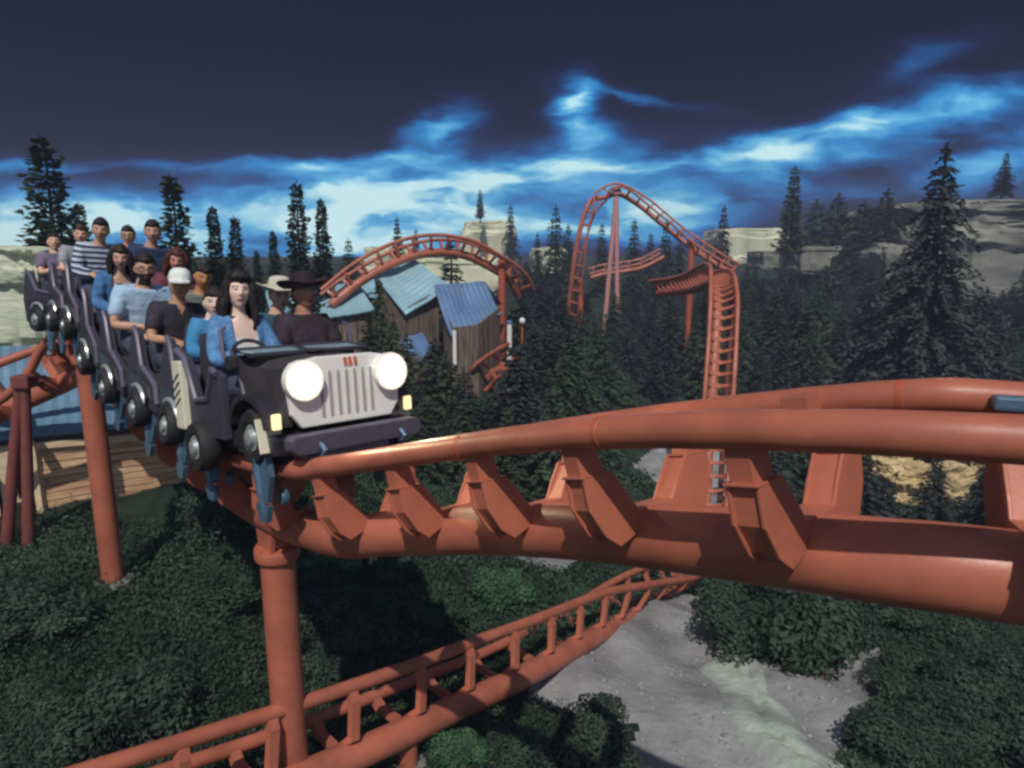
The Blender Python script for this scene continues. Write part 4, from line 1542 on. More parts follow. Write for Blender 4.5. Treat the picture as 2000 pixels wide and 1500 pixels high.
def plank_wall(mb, p0, p1, z0a, z0b, z1a, z1b, horizontal=False, n=9, th=.05, seed=0):
    """planks between two plan points; bottoms z0a..z0b, tops z1a..z1b"""
    p0, p1 = Vector((p0[0], p0[1], 0)), Vector((p1[0], p1[1], 0))
    t = (p1 - p0).normalized()
    nr_ = Vector((t.y, -t.x, 0))
    r_ = random.Random(seed)
    for k in range(n):
        o = nr_ * r_.uniform(0, .016)
        if horizontal:
            f0, f1 = k / n, (k + 1) / n - .012
            cs = [(p0, z0a + (z1a - z0a) * f0), (p1, z0b + (z1b - z0b) * f0), (p1, z0b + (z1b - z0b) * f1), (p0, z0a + (z1a - z0a) * f1)]
        else:
            f0, f1 = k / n, (k + 1) / n - .015
            q0, q1 = p0.lerp(p1, f0), p0.lerp(p1, f1)
            za, zb = z0a + (z0b - z0a) * f0, z0a + (z0b - z0a) * f1
            ta, tb = z1a + (z1b - z1a) * f0, z1a + (z1b - z1a) * f1
            cs = [(q0, za), (q1, zb), (q1, tb), (q0, ta)]
        fr = [Vector((c.x, c.y, z)) + o for c, z in cs]
        bk = [v - nr_ * th for v in fr]
        mb.add(fr + bk, [(0, 1, 2, 3), (7, 6, 5, 4), (1, 0, 4, 5), (2, 1, 5, 6), (3, 2, 6, 7), (0, 3, 7, 4)])


def beam(mb, a, b, w=.06):
    a, b = Vector(a), Vector(b)
    t = (b - a).normalized()
    x = t.cross(Vector((0, 0, 1)) if abs(t.z) < .9 else Vector((1, 0, 0))).normalized()
    y = t.cross(x)
    vs = [p + x * sx * w / 2 + y * sy * w / 2 for p in (a, b) for sx, sy in ((-1, -1), (1, -1), (1, 1), (-1, 1))]
    mb.add(vs, [(3, 2, 1, 0), (4, 5, 6, 7), (0, 1, 5, 4), (1, 2, 6, 5), (2, 3, 7, 6), (3, 0, 4, 7)])


# the plank hut below the train
def big_hut():
    A, B = W(84, 1004, 10.0), W(372, 940, 11.1)
    za, zb = A.z, B.z
    wa, wb = W(76, 858, 10.0).z, W(372, 835, 11.1).z
    root = thing('plank_hut', 'hut of warm brown planks with a blue metal roof, left below the train', 'hut', (A.x, A.y, za))
    t = Vector((B.x - A.x, B.y - A.y, 0)).normalized(); nb_ = Vector((-t.y, t.x, 0))
    mb = MB(); plank_wall(mb, A, B, za - .3, zb - .3, wa, wb, True, 12, .05, 3)
    Cb = B + nb_ * 2.4
    plank_wall(mb, B, Cb, zb - .3, zb - .3, wb, wb, True, 12, .05, 4)
    mb.build('wall', M['plank'], root)
    f_ = -nb_ * .03
    for a, b in (((A.x, A.y, za - .3), (A.x, A.y, wa)), ((B.x, B.y, zb - .3), (B.x, B.y, wb)), ((A.x, A.y, wa - .09), (B.x, B.y, wb - .09))):
        mb = MB(); beam(mb, Vector(a) + f_, Vector(b) + f_, .10); mb.build('trim_board', M['trim'], root)
    mid = A.lerp(B, .40); mid2 = B
    zz = wb - .26
    mb = MB(); beam(mb, Vector((mid.x, mid.y, zz + .03)) + f_, Vector((mid2.x, mid2.y, zz)) + f_, .045); mb.build('trim_board', M['trim'], root)
    A2 = A - t * 3.2
    mb = MB(); plank_wall(mb, A2 - nb_ * .06, A - t * .22 - nb_ * .06, za - .5, za - .5, wa - .03, wa - .03, False, 12, .05, 5)
    mb.build('annexe_wall', M['trim'], root)
    e0 = Vector((A2.x, A2.y, wa + .12)) - nb_ * .10; e1 = Vector((B.x, B.y, wb + .12)) - nb_ * .10 - t * .35
    up = Vector((0, 0, 1.22)) + nb_ * 1.6
    mb = MB(); roof_slab(mb, (e0 + up, e1 + up, e1, e0), .04, 56, 6, .016, .05, 2)
    roof_slab(mb, (e0 + up, e1 + up, e1 + up + Vector((0, 0, -1.1)) + nb_ * 1.75, e0 + up + Vector((0, 0, -1.1)) + nb_ * 1.75), .04, 40, 4, .016, .05, 3)
    rf = mb.build('roof', M['roof'], root)
    mb = MB(); mb.tube([e0 + up + Vector((0, 0, .02)), e1 + up + Vector((0, 0, .02))], .06, 10); mb.build('ridge_cap', M['orange_dull'], rf, smooth=True)
    c = rf
    for ch in rf.children: ch.location = (0, 0, 0)
    mb = MB(); beam(mb, e0 + Vector((0, 0, -.06)) + nb_ * .05, e1 + Vector((0, 0, -.06)) + nb_ * .05, .07); mb.build('eave_beam', M['timber'], root)
    p = W(8, 800, 9.9)
    mb = MB(); mb.box(p, (.30, .12, .34), bev=.02); mb.build('roof_vent', M['white'], root)


big_hut()


def hut(label, roof, back, roofm, walls, wallm, base_px, trims=(), thick=.05):
    """roof: four (px,py,Y) corners; back: vector of the rear slope; walls: list of ((px,py,Y) top0, (px,py,Y) top1)"""
    q = [W(*c) for c in roof]
    b = W(*base_px)
    root = thing('shed', label, 'shed', (b.x, b.y, float(gz(b.x, b.y))), 'tumbledown sheds with metal roofs')
    mb = MB(); roof_slab(mb, q, thick, 22, 6, .02, .10, len(label))
    bv = Vector(back)
    roof_slab(mb, (q[0], q[1], q[1] + bv, q[0] + bv), thick, 18, 4, .02, .06, len(label) + 1)
    mb.build('roof', roofm, root)
    for (t0, t1) in walls:
        p0, p1 = W(*t0), W(*t1)
        g0, g1 = float(gz(p0.x, p0.y)) - .2, float(gz(p1.x, p1.y)) - .2
        mb = MB(); plank_wall(mb, p0, p1, g0, g1, p0.z, p1.z, False, 9, .06, len(label))
        mb.build('wall', wallm, root)
    for (t0, zdrop) in trims:
        p = W(*t0)
        mb = MB(); beam(mb, p + Vector((0, -.06, 0)), p + Vector((0, -.06, -zdrop)), .10); mb.build('corner_board', M['white'], root)
    return root


hut('pale-roofed shed with a steep sagging roof in the middle of the group', [(800, 500, 23.0), (876, 556, 21.2), (792, 614, 20.4), (726, 532, 22.0)], (1.1, .9, -1.0), M['roof_pale'],
    [((797, 600, 20.6), (856, 566, 21.3)), ((740, 560, 21.8), (796, 602, 20.65))], M['plank_grey'], (800, 640, 21))
hut('right-hand shed with a darker blue roof and a white corner board', [(848, 556, 21.0), (948, 550, 21.8), (982, 612, 20.6), (882, 656, 19.4)], (.5, 1.5, -.8), M['roof_dark'],
    [((884, 640, 19.6), (934, 634, 19.4)), ((934, 634, 19.4), (977, 600, 20.7)), ((866, 600, 20.6), (883, 640, 19.65))], M['plank_grey'], (920, 690, 20), trims=(((888, 645, 19.5), 1.0),))
hut('long low shed with a pale blue roof behind the man in the wide hat', [(515, 564, 22.6), (698, 552, 22.0), (734, 604, 20.6), (535, 640, 20.4)], (.3, 1.6, -.7), M['roof_pale'],
    [((548, 628, 20.6), (715, 604, 20.8)), ((715, 604, 20.8), (735, 585, 22))], M['plank_grey'], (640, 640, 21))
hut('small lean-to with a grey-blue roof just below the pale-roofed shed', [(776, 668, 19.6), (824, 649, 19.8), (846, 676, 19.0), (818, 706, 18.6)], (.4, .7, -.6), M['roof_dark'],
    [((790, 690, 18.9), (818, 700, 18.75)), ((818, 700, 18.75), (842, 680, 19.1))], M['plank_grey'], (815, 700, 19))
hut('little blue-roofed shed squeezed between the long shed and the pale-roofed one', [(690, 548, 23.4), (730, 544, 23.4), (738, 580, 22.6), (708, 584, 22.6)], (.2, .9, -.5), M['roof_pale'],
    [((710, 582, 22.7), (737, 579, 22.7)), ((737, 579, 22.7), (745, 565, 23.4))], M['plank_grey'], (720, 590, 23))

# white lamp posts by the dark shed
for (px, py0, py1, Y, lab) in ((995, 632, 672, 19.5, 'short white post beside the dark shed'), ):
    a, b = W(px, py0, Y), W(px, py1, Y)
    b.z = float(gz(b.x, b.y))
    r_ = thing('marker_post', lab, 'post', b)
    mb = MB(); mb.tube([b - Vector((0, 0, .1)), a], .075, 14); mb.build('post', M['white'], r_, smooth=True)
    mb = MB(); mb.lathe([(.09, 0), (.095, .02), (.09, .06), (.03, .09)], 14, M4=Matrix.Translation(a)); mb.build('cap', M['roof_dark'], r_, smooth=True)
a = W(1020, 630, 19.6); b = Vector((a.x, a.y, float(gz(a.x, a.y))))
r_ = thing('lamp_post', 'thin rust-coloured lamp post with a round white lamp beside the right-hand shed', 'lamp post', b)
mb = MB(); mb.tube([b - Vector((0, 0, .1)), a], .035, 10); mb.build('post', M['orange_dull'], r_, smooth=True)
mb = MB(); mb.add(*blob(a + Vector((0, -.05, .05)), (.09, .09, .10), 12)); mb.build('lamp', M['white'], r_, smooth=True)


# ------------------------------------------------------------------ rock
def rock(name, label, cat, c, size, seed, m, sub=5, amp=.16, sq=.32, strata=3.0, yaw=0, group=None, flat_top=True, kind=None):
    bm = bmesh.new()
    bmesh.ops.create_icosphere(bm, subdivisions=sub, radius=1)
    c = Vector(c)
    s_ = Vector(size) / 2
    rot = Matrix.Rotation(R(yaw), 3, 'Z')
    for v in bm.verts:
        d = v.co.normalized()
        p = Vector([math.copysign(abs(k) ** sq, k) for k in d])
        l_ = max(abs(p.x), abs(p.y), abs(p.z), .001)
        p = p * (.35 + .65 / l_) * .9
        q = Vector((p.x * s_.x, p.y * s_.y, p.z * s_.z))
        n1 = mnoise.fractal(q * (1.6 / min(s_.x, s_.z)) + Vector((seed * 7.1, 0, 0)), .9, 2.1, 5)
        lay = math.sin(q.z / s_.z * math.pi * strata + 1.5 * mnoise.noise(q * .8 / s_.z + Vector((seed, 3, 1))))
        out = Vector((p.x, p.y, 0))
        if out.length > 0: out.normalize()
        w_ = min(s_.x, s_.y, s_.z)
        q += out * (amp * w_ * n1 + .05 * w_ * (1 if lay > .2 else (-1 if lay < -.2 else lay * 5)))
        crack = mnoise.noise(Vector((q.x * 2.2 / s_.z, q.y * 2.2 / s_.z, seed * 3)))
        q -= out * w_ * .12 * max(0, .25 - abs(crack)) * 2
        q += out * w_ * .05 * mnoise.fractal(q * (7 / min(s_.x, s_.z)) + Vector((0, seed, 0)), .8, 2.2, 4)
        if not flat_top or abs(p.z) < .85: q.z += amp * .5 * w_ * n1
        else: q.z += .05 * w_ * n1
        v.co = rot @ q
    me = bpy.data.meshes.new(name); bm.to_mesh(me); bm.free()
    me.materials.append(m)
    me.polygons.foreach_set('use_smooth', [True] * len(me.polygons))
    try: me.set_sharp_from_angle(angle=R(35))
    except Exception: pass
    o = bpy.data.objects.new(name, me); COL.objects.link(o); o.location = c
    return tag(o, label, cat, group, kind)


def rock_px(name, label, x0, y0, x1, y1, Y, depth, seed, m, group=None, cat='rock', **kw):
    a, b = W(x0, y0, Y), W(x1, y1, Y)
    w_, h_ = b.x - a.x, a.z - b.z
    k = 1.0
    return rock(name, label, cat, ((a.x + b.x) / 2, Y + depth / 2, (a.z + b.z) / 2), (w_ * k, depth, h_ * k), seed, m, group=group, **kw)


rock_px('rock_cliff', 'pale layered cliff at the left edge behind the train', -260, 466, 122, 760, 15.5, 5, 2, M['cream_rock'], cat='cliff', sub=6, strata=5, amp=.10)
rock_px('rock_cliff', 'lower step of the pale cliff just behind the rear of the train', 60, 560, 205, 800, 14.3, 3, 5, M['cream_rock'], cat='cliff', strata=4, amp=.12)
FAR = 'pale flat-topped rocks on the horizon'
rock_px('mesa', 'pale flat-topped rock tower right of the arched track', 893, 424, 1012, 540, 95, 9, 1, M['far_rock'], FAR, 'mesa', strata=2, amp=.10)
rock_px('mesa', 'bright pale mesa block right of the tall arch', 1400, 441, 1558, 520, 110, 12, 3, M['far_rock'], FAR, 'mesa', strata=2, amp=.09)
rock_px('mesa', 'low pale rock behind the left shoulder of the arched track', 700, 478, 800, 540, 70, 7, 4, M['far_rock'], FAR, 'mesa', strata=2, amp=.12)
rock_px('mesa', 'small pale rock between the arched track and the tall arch', 1036, 480, 1112, 540, 75, 6, 6, M['far_rock'], FAR, 'mesa', strata=2, amp=.14)
rock_px('mesa', 'pale rock shelf under the bright mesa block', 1490, 488, 1570, 530, 70, 6, 7, M['grey_rock'], FAR, 'mesa', strata=2, amp=.14)
rock_px('mesa', 'long grey rock shelf left of the big grey bluff', 1565, 478, 1668, 540, 62, 6, 8, M['grey_rock'], FAR, 'mesa', strata=3, amp=.14)
rock_px('mesa', 'long pale ledge on the horizon behind the long low shed', 395, 547, 570, 590, 40, 5, 9, M['far_rock'], FAR, 'mesa', strata=2, amp=.12)
rock_px('mesa', 'pale ledge on the horizon under the arched track', 790, 500, 985, 585, 48, 6, 12, M['far_rock'], FAR, 'mesa', strata=3, amp=.12)
rock_px('rock_cliff', 'big grey layered bluff at the right edge', 1800, 366, 2330, 720, 52, 18, 10, M['grey_rock'], cat='cliff', sub=6, strata=5, amp=.12)
rock_px('rock_cliff', 'grey stepped shoulder left of the big bluff', 1735, 462, 1870, 700, 54, 12, 11, M['grey_rock'], cat='cliff', strata=4, amp=.16)
for i, (x0, y0, x1, y1, Y, sd_, lb) in enumerate(((1752, 915, 1858, 985, 22, 1, 'long flat ochre boulder framed under the right rails'), (1628, 885, 1682, 945, 24, 2, 'pale ochre boulder left of the dark bush under the right rails'),
                                                  (1700, 880, 1790, 925, 26, 3, 'bright ochre boulder behind the long flat one'), (1848, 905, 1898, 985, 24, 4, 'small round ochre boulder right of the long flat one'), (1905, 880, 1945, 950, 25, 5, 'upright ochre boulder beside the right-hand tie'))):
    Y = min(Y, G((x0 + x1) / 2, y1 + 14).y + .3)
    rock_px('boulder', lb, x0, y0, x1, y1 + 12, Y, (x1 - x0) / FPX * Y * .8, sd_ + 20, M['gold_rock'], 'ochre boulders under the right rails', 'boulder', sub=5, amp=.42, sq=.62, strata=3, flat_top=False)
rock_px('boulder', 'yellow lit boulder at the foot of the dark support frame', 18, 980, 48, 1050, 9.1, .25, 31, M['gold_rock'], None, 'boulder', sub=4, amp=.3, sq=.6, flat_top=False)


# pale washed-out bank that runs down through the dirt clearing
def bank():
    ctr = [(1395, 1275), (1432, 1320), (1470, 1380), (1515, 1440), (1570, 1500), (1620, 1560)]
    P_ = [G(*p) for p in ctr]
    V, F = [], []
    nu, nv = 70, 22
    pts = catmull([tuple(p) for p in P_], 14)
    pts = pts[np.linspace(0, len(pts) - 1, nu).astype(int)]
    for i in range(nu):
        t = pts[min(i + 1, nu - 1)] - pts[max(i - 1, 0)]
        n = np.array((-t[1], t[0], 0)); n /= np.linalg.norm(n)
        wd = (.50 + .08 * math.sin(i * .23)) * min(1, (i + 2) / 12)
        for j in range(nv):
            v = j / (nv - 1) * 2 - 1
            x, y = pts[i][:2] + n[:2] * v * wd * (1 + .2 * mnoise.noise((i * .15, v, 3)))
            prof = max(0, 1 - v * v) ** .8
            gul = .02 * mnoise.noise((i * .30, v * 2.2, 9)) - .06 * math.exp(-((v - .18 - .25 * math.sin(i * .12)) / .10) ** 2)
            z = float(gz(x, y)) - .03 + prof * (.12 * min(1, (i + 1) / 8) + gul)
            V.append((x, y, z))
    for i in range(nu - 1):
        for j in range(nv - 1):
            a = i * nv + j
            F.append((a, a + 1, a + nv + 1, a + nv))
    o = soup('rock_bank', np.array(V), np.array(F), M['bank'], smooth=True)
    k = np.array([max(0, 1 - (j / (nv - 1) * 2 - 1) ** 2) * 1.5 - .25 + .35 * mnoise.noise((i * .12, j * .33, 2)) + .3 * mnoise.noise((i * .5, j * .2, 7)) for i in range(nu) for j in range(nv)])
    k *= np.repeat(np.clip((np.arange(nu) + 1) / 6, 0, 1), nv)
    ca = o.data.color_attributes.new('chalk', 'FLOAT_COLOR', 'POINT')
    ca.data.foreach_set('color', np.repeat(np.clip(k, 0, 1)[:, None], 4, 1).astype(np.float32).ravel())
    tag(o, 'pale green-grey washed earth bank with a dark gully beside the dirt path', 'bank')


M['bank'] = mat('chalky_earth', (.24, .265, .235), rough=.95, vscale=1.6, bump=.5, bscale=12, col2=(.52, .60, .52), spec=.1, detail=8)
def bank_mix():
    t = M['bank'].node_tree
    b = t.nodes['Principled BSDF']
    src = b.inputs['Base Color'].links[0].from_socket
    a = t.nodes.new('ShaderNodeVertexColor'); a.layer_name = 'chalk'
    mx = t.nodes.new('ShaderNodeMix'); mx.data_type = 'RGBA'
    mx.inputs['A'].default_value = (.28, .28, .285, 1)
    t.links.new(a.outputs['Color'], mx.inputs['Factor']); t.links.new(src, mx.inputs['B'])
    t.links.new(mx.outputs['Result'], b.inputs['Base Color'])


bank_mix()
bank()


def gravel():
    r_ = np.random.default_rng(9)
    V, F = [], []
    base = [(-1, -1, -.4), (1, -1, -.4), (1, 1, -.4), (-1, 1, -.4), (-.6, -.7, .5), (.7, -.5, .6), (.6, .7, .45), (-.7, .6, .55)]
    fs = [(3, 2, 1, 0), (4, 5, 6, 7), (0, 1, 5, 4), (1, 2, 6, 5), (2, 3, 7, 6), (3, 0, 4, 7)]
    poly = PATHS[0]
    x0, x1 = min(p[0] for p in poly), max(p[0] for p in poly); y0, y1 = min(p[1] for p in poly), max(p[1] for p in poly)
    X, Y = r_.uniform(x0, x1, 3000), r_.uniform(y0, y1, 3000)
    k = inside(poly, X, Y); X, Y = X[k], Y[k]; Z = gz(X, Y) + .03
    for x, y, z in zip(X, Y, Z):
        sz = .008 + .028 * r_.random() ** 4
        o = len(V)
        ca, sa = math.cos(x * 91), math.sin(x * 91)
        for a, b, c in base:
            V.append((x + sz * (a * ca - b * sa) * r_.uniform(.7, 1.2), y + sz * (a * sa + b * ca), z + sz * c * .8))
        F += [tuple(i + o for i in f) for f in fs]
    o = soup('gravel', np.array(V), np.array(F), M['pebble'])
    tag(o, 'small loose stones scattered over the dirt path', 'gravel', kind='stuff')


M['pebble'] = mat('pebbles', (.16, .16, .16), rough=.9, vscale=3, col2=(.42, .42, .40))
gravel()


# ------------------------------------------------------------------ vegetation
def conifer(seed, H, Rd, levels, per, sprays, leaf, droop=.35, rise=.1, power=.85, base=.10, hang=.5):
    """crown of a conifer: whorled boughs carrying small needle sprays; origin at the trunk foot"""
    r_ = np.random.default_rng(seed)
    Q = []
    for li in range(levels):
        f = (li + r_.uniform(-.3, .3)) / levels
        f = min(max(f, 0), .985)
        h = H * (base + (1 - base) * f)
        L0 = Rd * (1 - f) ** power + .03 * H * .3
        n = max(3, int(per * (1 - .45 * f)))
        a0 = r_.uniform(0, 6.28)
        for k in range(n):
            a = a0 + 6.283 * k / n + r_.uniform(-.35, .35)
            Lb = L0 * r_.uniform(.62, 1.15)
            if r_.random() < .08: Lb *= .4
            rad = np.array((math.cos(a), math.sin(a), 0)); tan = np.array((-rad[1], rad[0], 0)); up = np.array((0, 0, 1.))
            m = max(3, int(sprays * Lb / Rd + 2))
            for s in range(m):
                t = (s + .6) / m
                p = up * (h + Lb * (rise * t - droop * t * t)) + rad * Lb * t
                for sd in (-1, 0, 1):
                    ll = leaf * r_.uniform(.7, 1.35) * (1.15 - .45 * t) * (.7 + .5 * Lb / Rd)
                    d = rad * (.75 if sd else 1) + tan * sd * r_.uniform(.5, 1.0) + up * r_.uniform(-hang, .22)
                    d /= np.linalg.norm(d)
                    sdv = np.cross(d, up + rad * .3 * r_.normal()); sdv /= np.linalg.norm(sdv) + 1e-9
                    sdv = sdv + up * r_.normal() * .5
                    w = ll * r_.uniform(.28, .5)
                    Q.append((p - sdv * w * .35, p + d * ll * .5 - sdv * w * .6, p + d * ll, p + d * ll * .45 + sdv * w * .6))
    # leader
    for s in range(10):
        a = r_.uniform(0, 6.28); h = H * r_.uniform(.93, 1.0)
        d = np.array((math.cos(a) * .5, math.sin(a) * .5, .8)); sdv = np.array((-math.sin(a), math.cos(a), 0)); p = np.array((0, 0, h)); ll = leaf * .7
        Q.append((p - sdv * ll * .15, p + d * ll * .5 - sdv * ll * .2, p + d * ll, p + d * ll * .45 + sdv * ll * .2))
    V = np.array(Q).reshape(-1, 3)
    return V, np.arange(len(V)).reshape(-1, 4)


def tree_thing(name, label, cat, loc, crown, trunk, cm, group=None, scale=1.0, yaw=0.0, merged=False, sx=1.0):
    o = None
    if merged:
        o = bpy.data.objects.new(name, merged); COL.objects.link(o)
        tag(o, label, cat, group)
    else:
        o = thing(name, label, cat, loc, group)
        for nm, me in (('crown', crown), ('trunk', trunk)):
            c = bpy.data.objects.new(nm, me); COL.objects.link(c); c.parent = o
    o.location = loc
    o.rotation_euler = (0, 0, yaw)
    o.scale = (scale * sx, scale * sx, scale)
    return o


def crown_mesh(name, args, m, trunk_h, trunk_r):
    V, F = conifer(**args)
    o = soup(name, V, F, m); me = o.data; bpy.data.objects.remove(o)
    mb = MB()
    rr = random.Random(args['seed'])
    pts = [(0.0, 0, -.15)] + [(rr.uniform(-.02, .02) * trunk_h * .3, rr.uniform(-.02, .02) * trunk_h * .3, trunk_h * k / 5) for k in range(1, 6)]
    mb.tube(pts, [trunk_r * 1.35, trunk_r, trunk_r * .8, trunk_r * .6, trunk_r * .35, trunk_r * .12], 9)
    for k in range(10):
        a = rr.uniform(0, 6.28); h = trunk_h * rr.uniform(.12, .7); l_ = args['Rd'] * (1 - h / trunk_h) * .7
        mb.tube([(0, 0, h), (math.cos(a) * l_ * .5, math.sin(a) * l_ * .5, h - .02), (math.cos(a) * l_, math.sin(a) * l_, h - .12 * l_)], [trunk_r * .3, trunk_r * .2, trunk_r * .06], 5)
    t = mb.build('trunk', M['bark'], None, smooth=True); tm = t.data; bpy.data.objects.remove(t)
    # single-mesh version for trees a few pixels tall
    bm = bmesh.new(); bm.from_mesh(me); bm.from_mesh(tm); n0 = len(me.polygons)
    bm.faces.ensure_lookup_table()
    for i in range(n0, len(bm.faces)): bm.faces[i].material_index = 1
    mg = bpy.data.meshes.new(name); bm.to_mesh(mg); bm.free(); mg.materials.append(m); mg.materials.append(M['bark'])
    return me, tm, mg


KIN = {}
# slim upright trees of the left skyline (height 1)
for k in range(3):
    KIN['slim', k] = crown_mesh('crown', dict(seed=40 + k, H=1, Rd=.15 + .03 * k, levels=44, per=7, sprays=4, leaf=.062, droop=-.25, rise=.35, power=.62, base=.04, hang=.1), M['needle'], 1, .022)
for k in range(4):
    KIN['fir', k] = crown_mesh('crown', dict(seed=50 + k, H=1, Rd=.24 + .04 * k, levels=28, per=8, sprays=9, leaf=.052, droop=.42, rise=.12, power=.85, base=.06, hang=.6), (M['needle2'], M['needle'], M['needle2'], M['needle'])[k], 1, .022)
KIN['lime', 0] = crown_mesh('crown', dict(seed=61, H=1, Rd=.17, levels=30, per=7, sprays=4, leaf=.07, droop=-.1, rise=.25, power=.8, base=.03, hang=.2), M['needle3'], 1, .02)
KIN['hero', 0] = crown_mesh('crown', dict(seed=71, H=1, Rd=.40, levels=44, per=10, sprays=24, leaf=.032, droop=.50, rise=.06, power=.95, base=.05, hang=.9), M['needle2'], 1, .022)
KIN['drooping', 0] = crown_mesh('crown', dict(seed=72, H=1, Rd=.42, levels=28, per=9, sprays=18, leaf=.045, droop=.55, rise=.05, power=.95, base=.05, hang=1.0), M['needle'], 1, .025)
TN = 'conifer'


def place(kind, k, px, ptop, pbase, Y, label, group=None, sx=1.0, merged=False, yaw=None):
    b = W(px, pbase, Y); t = W(px, ptop, Y)
    cm, tm, mg = KIN[kind, k]
    z0 = b.z
    return tree_thing(TN, label, 'conifer', (b.x, b.y, z0), cm, tm, None, group, t.z - z0, yaw if yaw is not None else random.uniform(0, 6.28), mg if merged else False, sx)


def ground_base(px, Y, zt=None):
    """plan position at depth Y whose top (or foot) lies in the direction of px, and the terrain height there"""
    x = (px - 1000) / FPX * Y
    for _ in range(3):
        z = float(gz(x, Y)); t = CP * Y - SP * (z if zt is None else zt); x = (px - 1000) / FPX * t
    return x, float(gz(x, Y))


def place_g(kind, k, px, ptop, Y, label, group=None, sx=1.0, merged=False):
    zt = W(px, ptop, Y).z
    x, z0 = ground_base(px, Y, zt)
    cm, tm, mg = KIN[kind, k]
    return tree_thing(TN, label, 'conifer', (x, Y, z0), cm, tm, None, group, zt - z0, random.uniform(0, 6.28), mg if merged else False, sx)


LS = 'slim conifers on the left skyline'
place_g('slim', 2, 82, 272, 17.5, 'tallest dark conifer at the far left, its top high against the clouds', LS, .8)
place_g('drooping', 0, 100, 425, 17.0, 'broad bushy conifer at the foot of the tallest left one', LS, .6)
place_g('slim', 1, 152, 398, 19, 'slim conifer right behind the rear riders', LS, .6)
place_g('slim', 2, 333, 345, 18, 'thick dark conifer just right of the highest riders', LS, .68)
place_g('slim', 0, 414, 405, 20, 'slender conifer standing left of the gap in the skyline row', LS, .62)
place_g('slim', 1, 457, 425, 21, 'slender conifer right of the gap in the skyline row', LS, .62)
place_g('slim', 0, 532, 452, 24, 'small slim conifer left of the tall twin conifers', LS, .6)
place_g('slim', 1, 578, 358, 21, 'tall slim conifer rising behind the wide-brimmed hat', LS, .58)
place_g('slim', 0, 626, 390, 22, 'shorter of the twin conifers behind the wide-brimmed hat', LS, .55)
place_g('fir', 1, 680, 468, 30, 'small conifer left of the arched track', LS, .9)
place_g('slim', 0, 500, 490, 26, 'short conifer behind the seated woman', LS, .7)
FS = 'small conifers on the far skyline'
for px, pt, Y, lab in ((775, 424, 60, 'small pointed conifer behind the left half of the arched track'), (812, 448, 62, 'tiny conifer near the top of the arched track'), (997, 400, 90, 'dark conifer behind the right corner of the rock tower'), (1050, 455, 62, 'small conifer left of the tall dark skyline conifer'),
                   (1086, 402, 55, 'tall dark skyline conifer left of the arch'), (1110, 440, 55, 'shorter conifer beside the tall dark skyline conifer'), (1176, 438, 58, 'conifer seen through the left half of the tall arch'),
                   (1240, 430, 58, 'conifer seen right of the pale A-frame'), (1272, 455, 60, 'small conifer under the falling slope of the arch'), (1302, 432, 55, 'conifer behind the falling slope of the arch'), (1330, 455, 58, 'small conifer left of the column under the arch slope'), (1415, 402, 70, 'conifer just left of the bright mesa block')):
    place_g('fir', random.randrange(4), px, pt, Y, lab, FS, .8, True)
place('lime', 0, 938, 372, 428, 92, 'bright green conifer on top of the pale rock tower', FS)
place('lime', 0, 1541, 328, 500, 60, 'tall yellow-green conifer at the right end of the bright mesa', FS, .9)
place('fir', 2, 1848, 286, 720, 30, 'large dark spruce standing before the grey bluff on the right', None, 1.0) if False else place_g('hero', 0, 1850, 282, 26, 'large dark spruce standing before the grey bluff on the right', None, .95)
place('fir', 0, 1956, 298, 385, 56, 'lone conifer on top of the big grey bluff', FS, 1.2)
for px, pt, Y, lab, sx_ in ((1596, 392, 70, 'dark conifer right of the bright mesa, first of the murky clump', 1.6), (1640, 380, 66, 'dark conifer in the middle of the murky clump right of the mesa', 1.6), (1690, 395, 60, 'dark conifer at the right end of the murky clump', 1.5), (1735, 372, 58, 'dark conifer left of the grey stepped shoulder', 1.3)):
    place_g('fir', random.randrange(4), px, pt, Y, lab, FS, sx_, True)
place_g('drooping', 0, 740, 536, 17.0, 'dark drooping conifer in front of the pale-roofed shed', None, .55)
place_g('drooping', 0, 768, 618, 16.6, 'small drooping conifer at the foot of the pale-roofed shed', None, .8)
for px, pt, Y, lab in ((716, 628, 16.6, 'dark conifer at the corner of the long low shed'), (795, 655, 16.2, 'dark conifer just left of the lean-to'), (872, 690, 16.4, 'low dark conifer at the left corner of the right-hand shed'), (905, 722, 16.0, 'low dark conifer under the planks of the right-hand shed')):
    place_g('fir', (px // 10) % 4, px, pt, Y, lab, None, 1.15)
place_g('fir', 2, 850, 660, 16.8, 'small dark conifer before the wall of the right-hand shed', None, 1.2)
place_g('fir', 1, 880, 474, 27, 'dark conifer behind the right-hand shed roof', None, 1.1)
place_g('fir', 3, 935, 560, 23, 'small conifer tip behind the right-hand shed', None, .7)

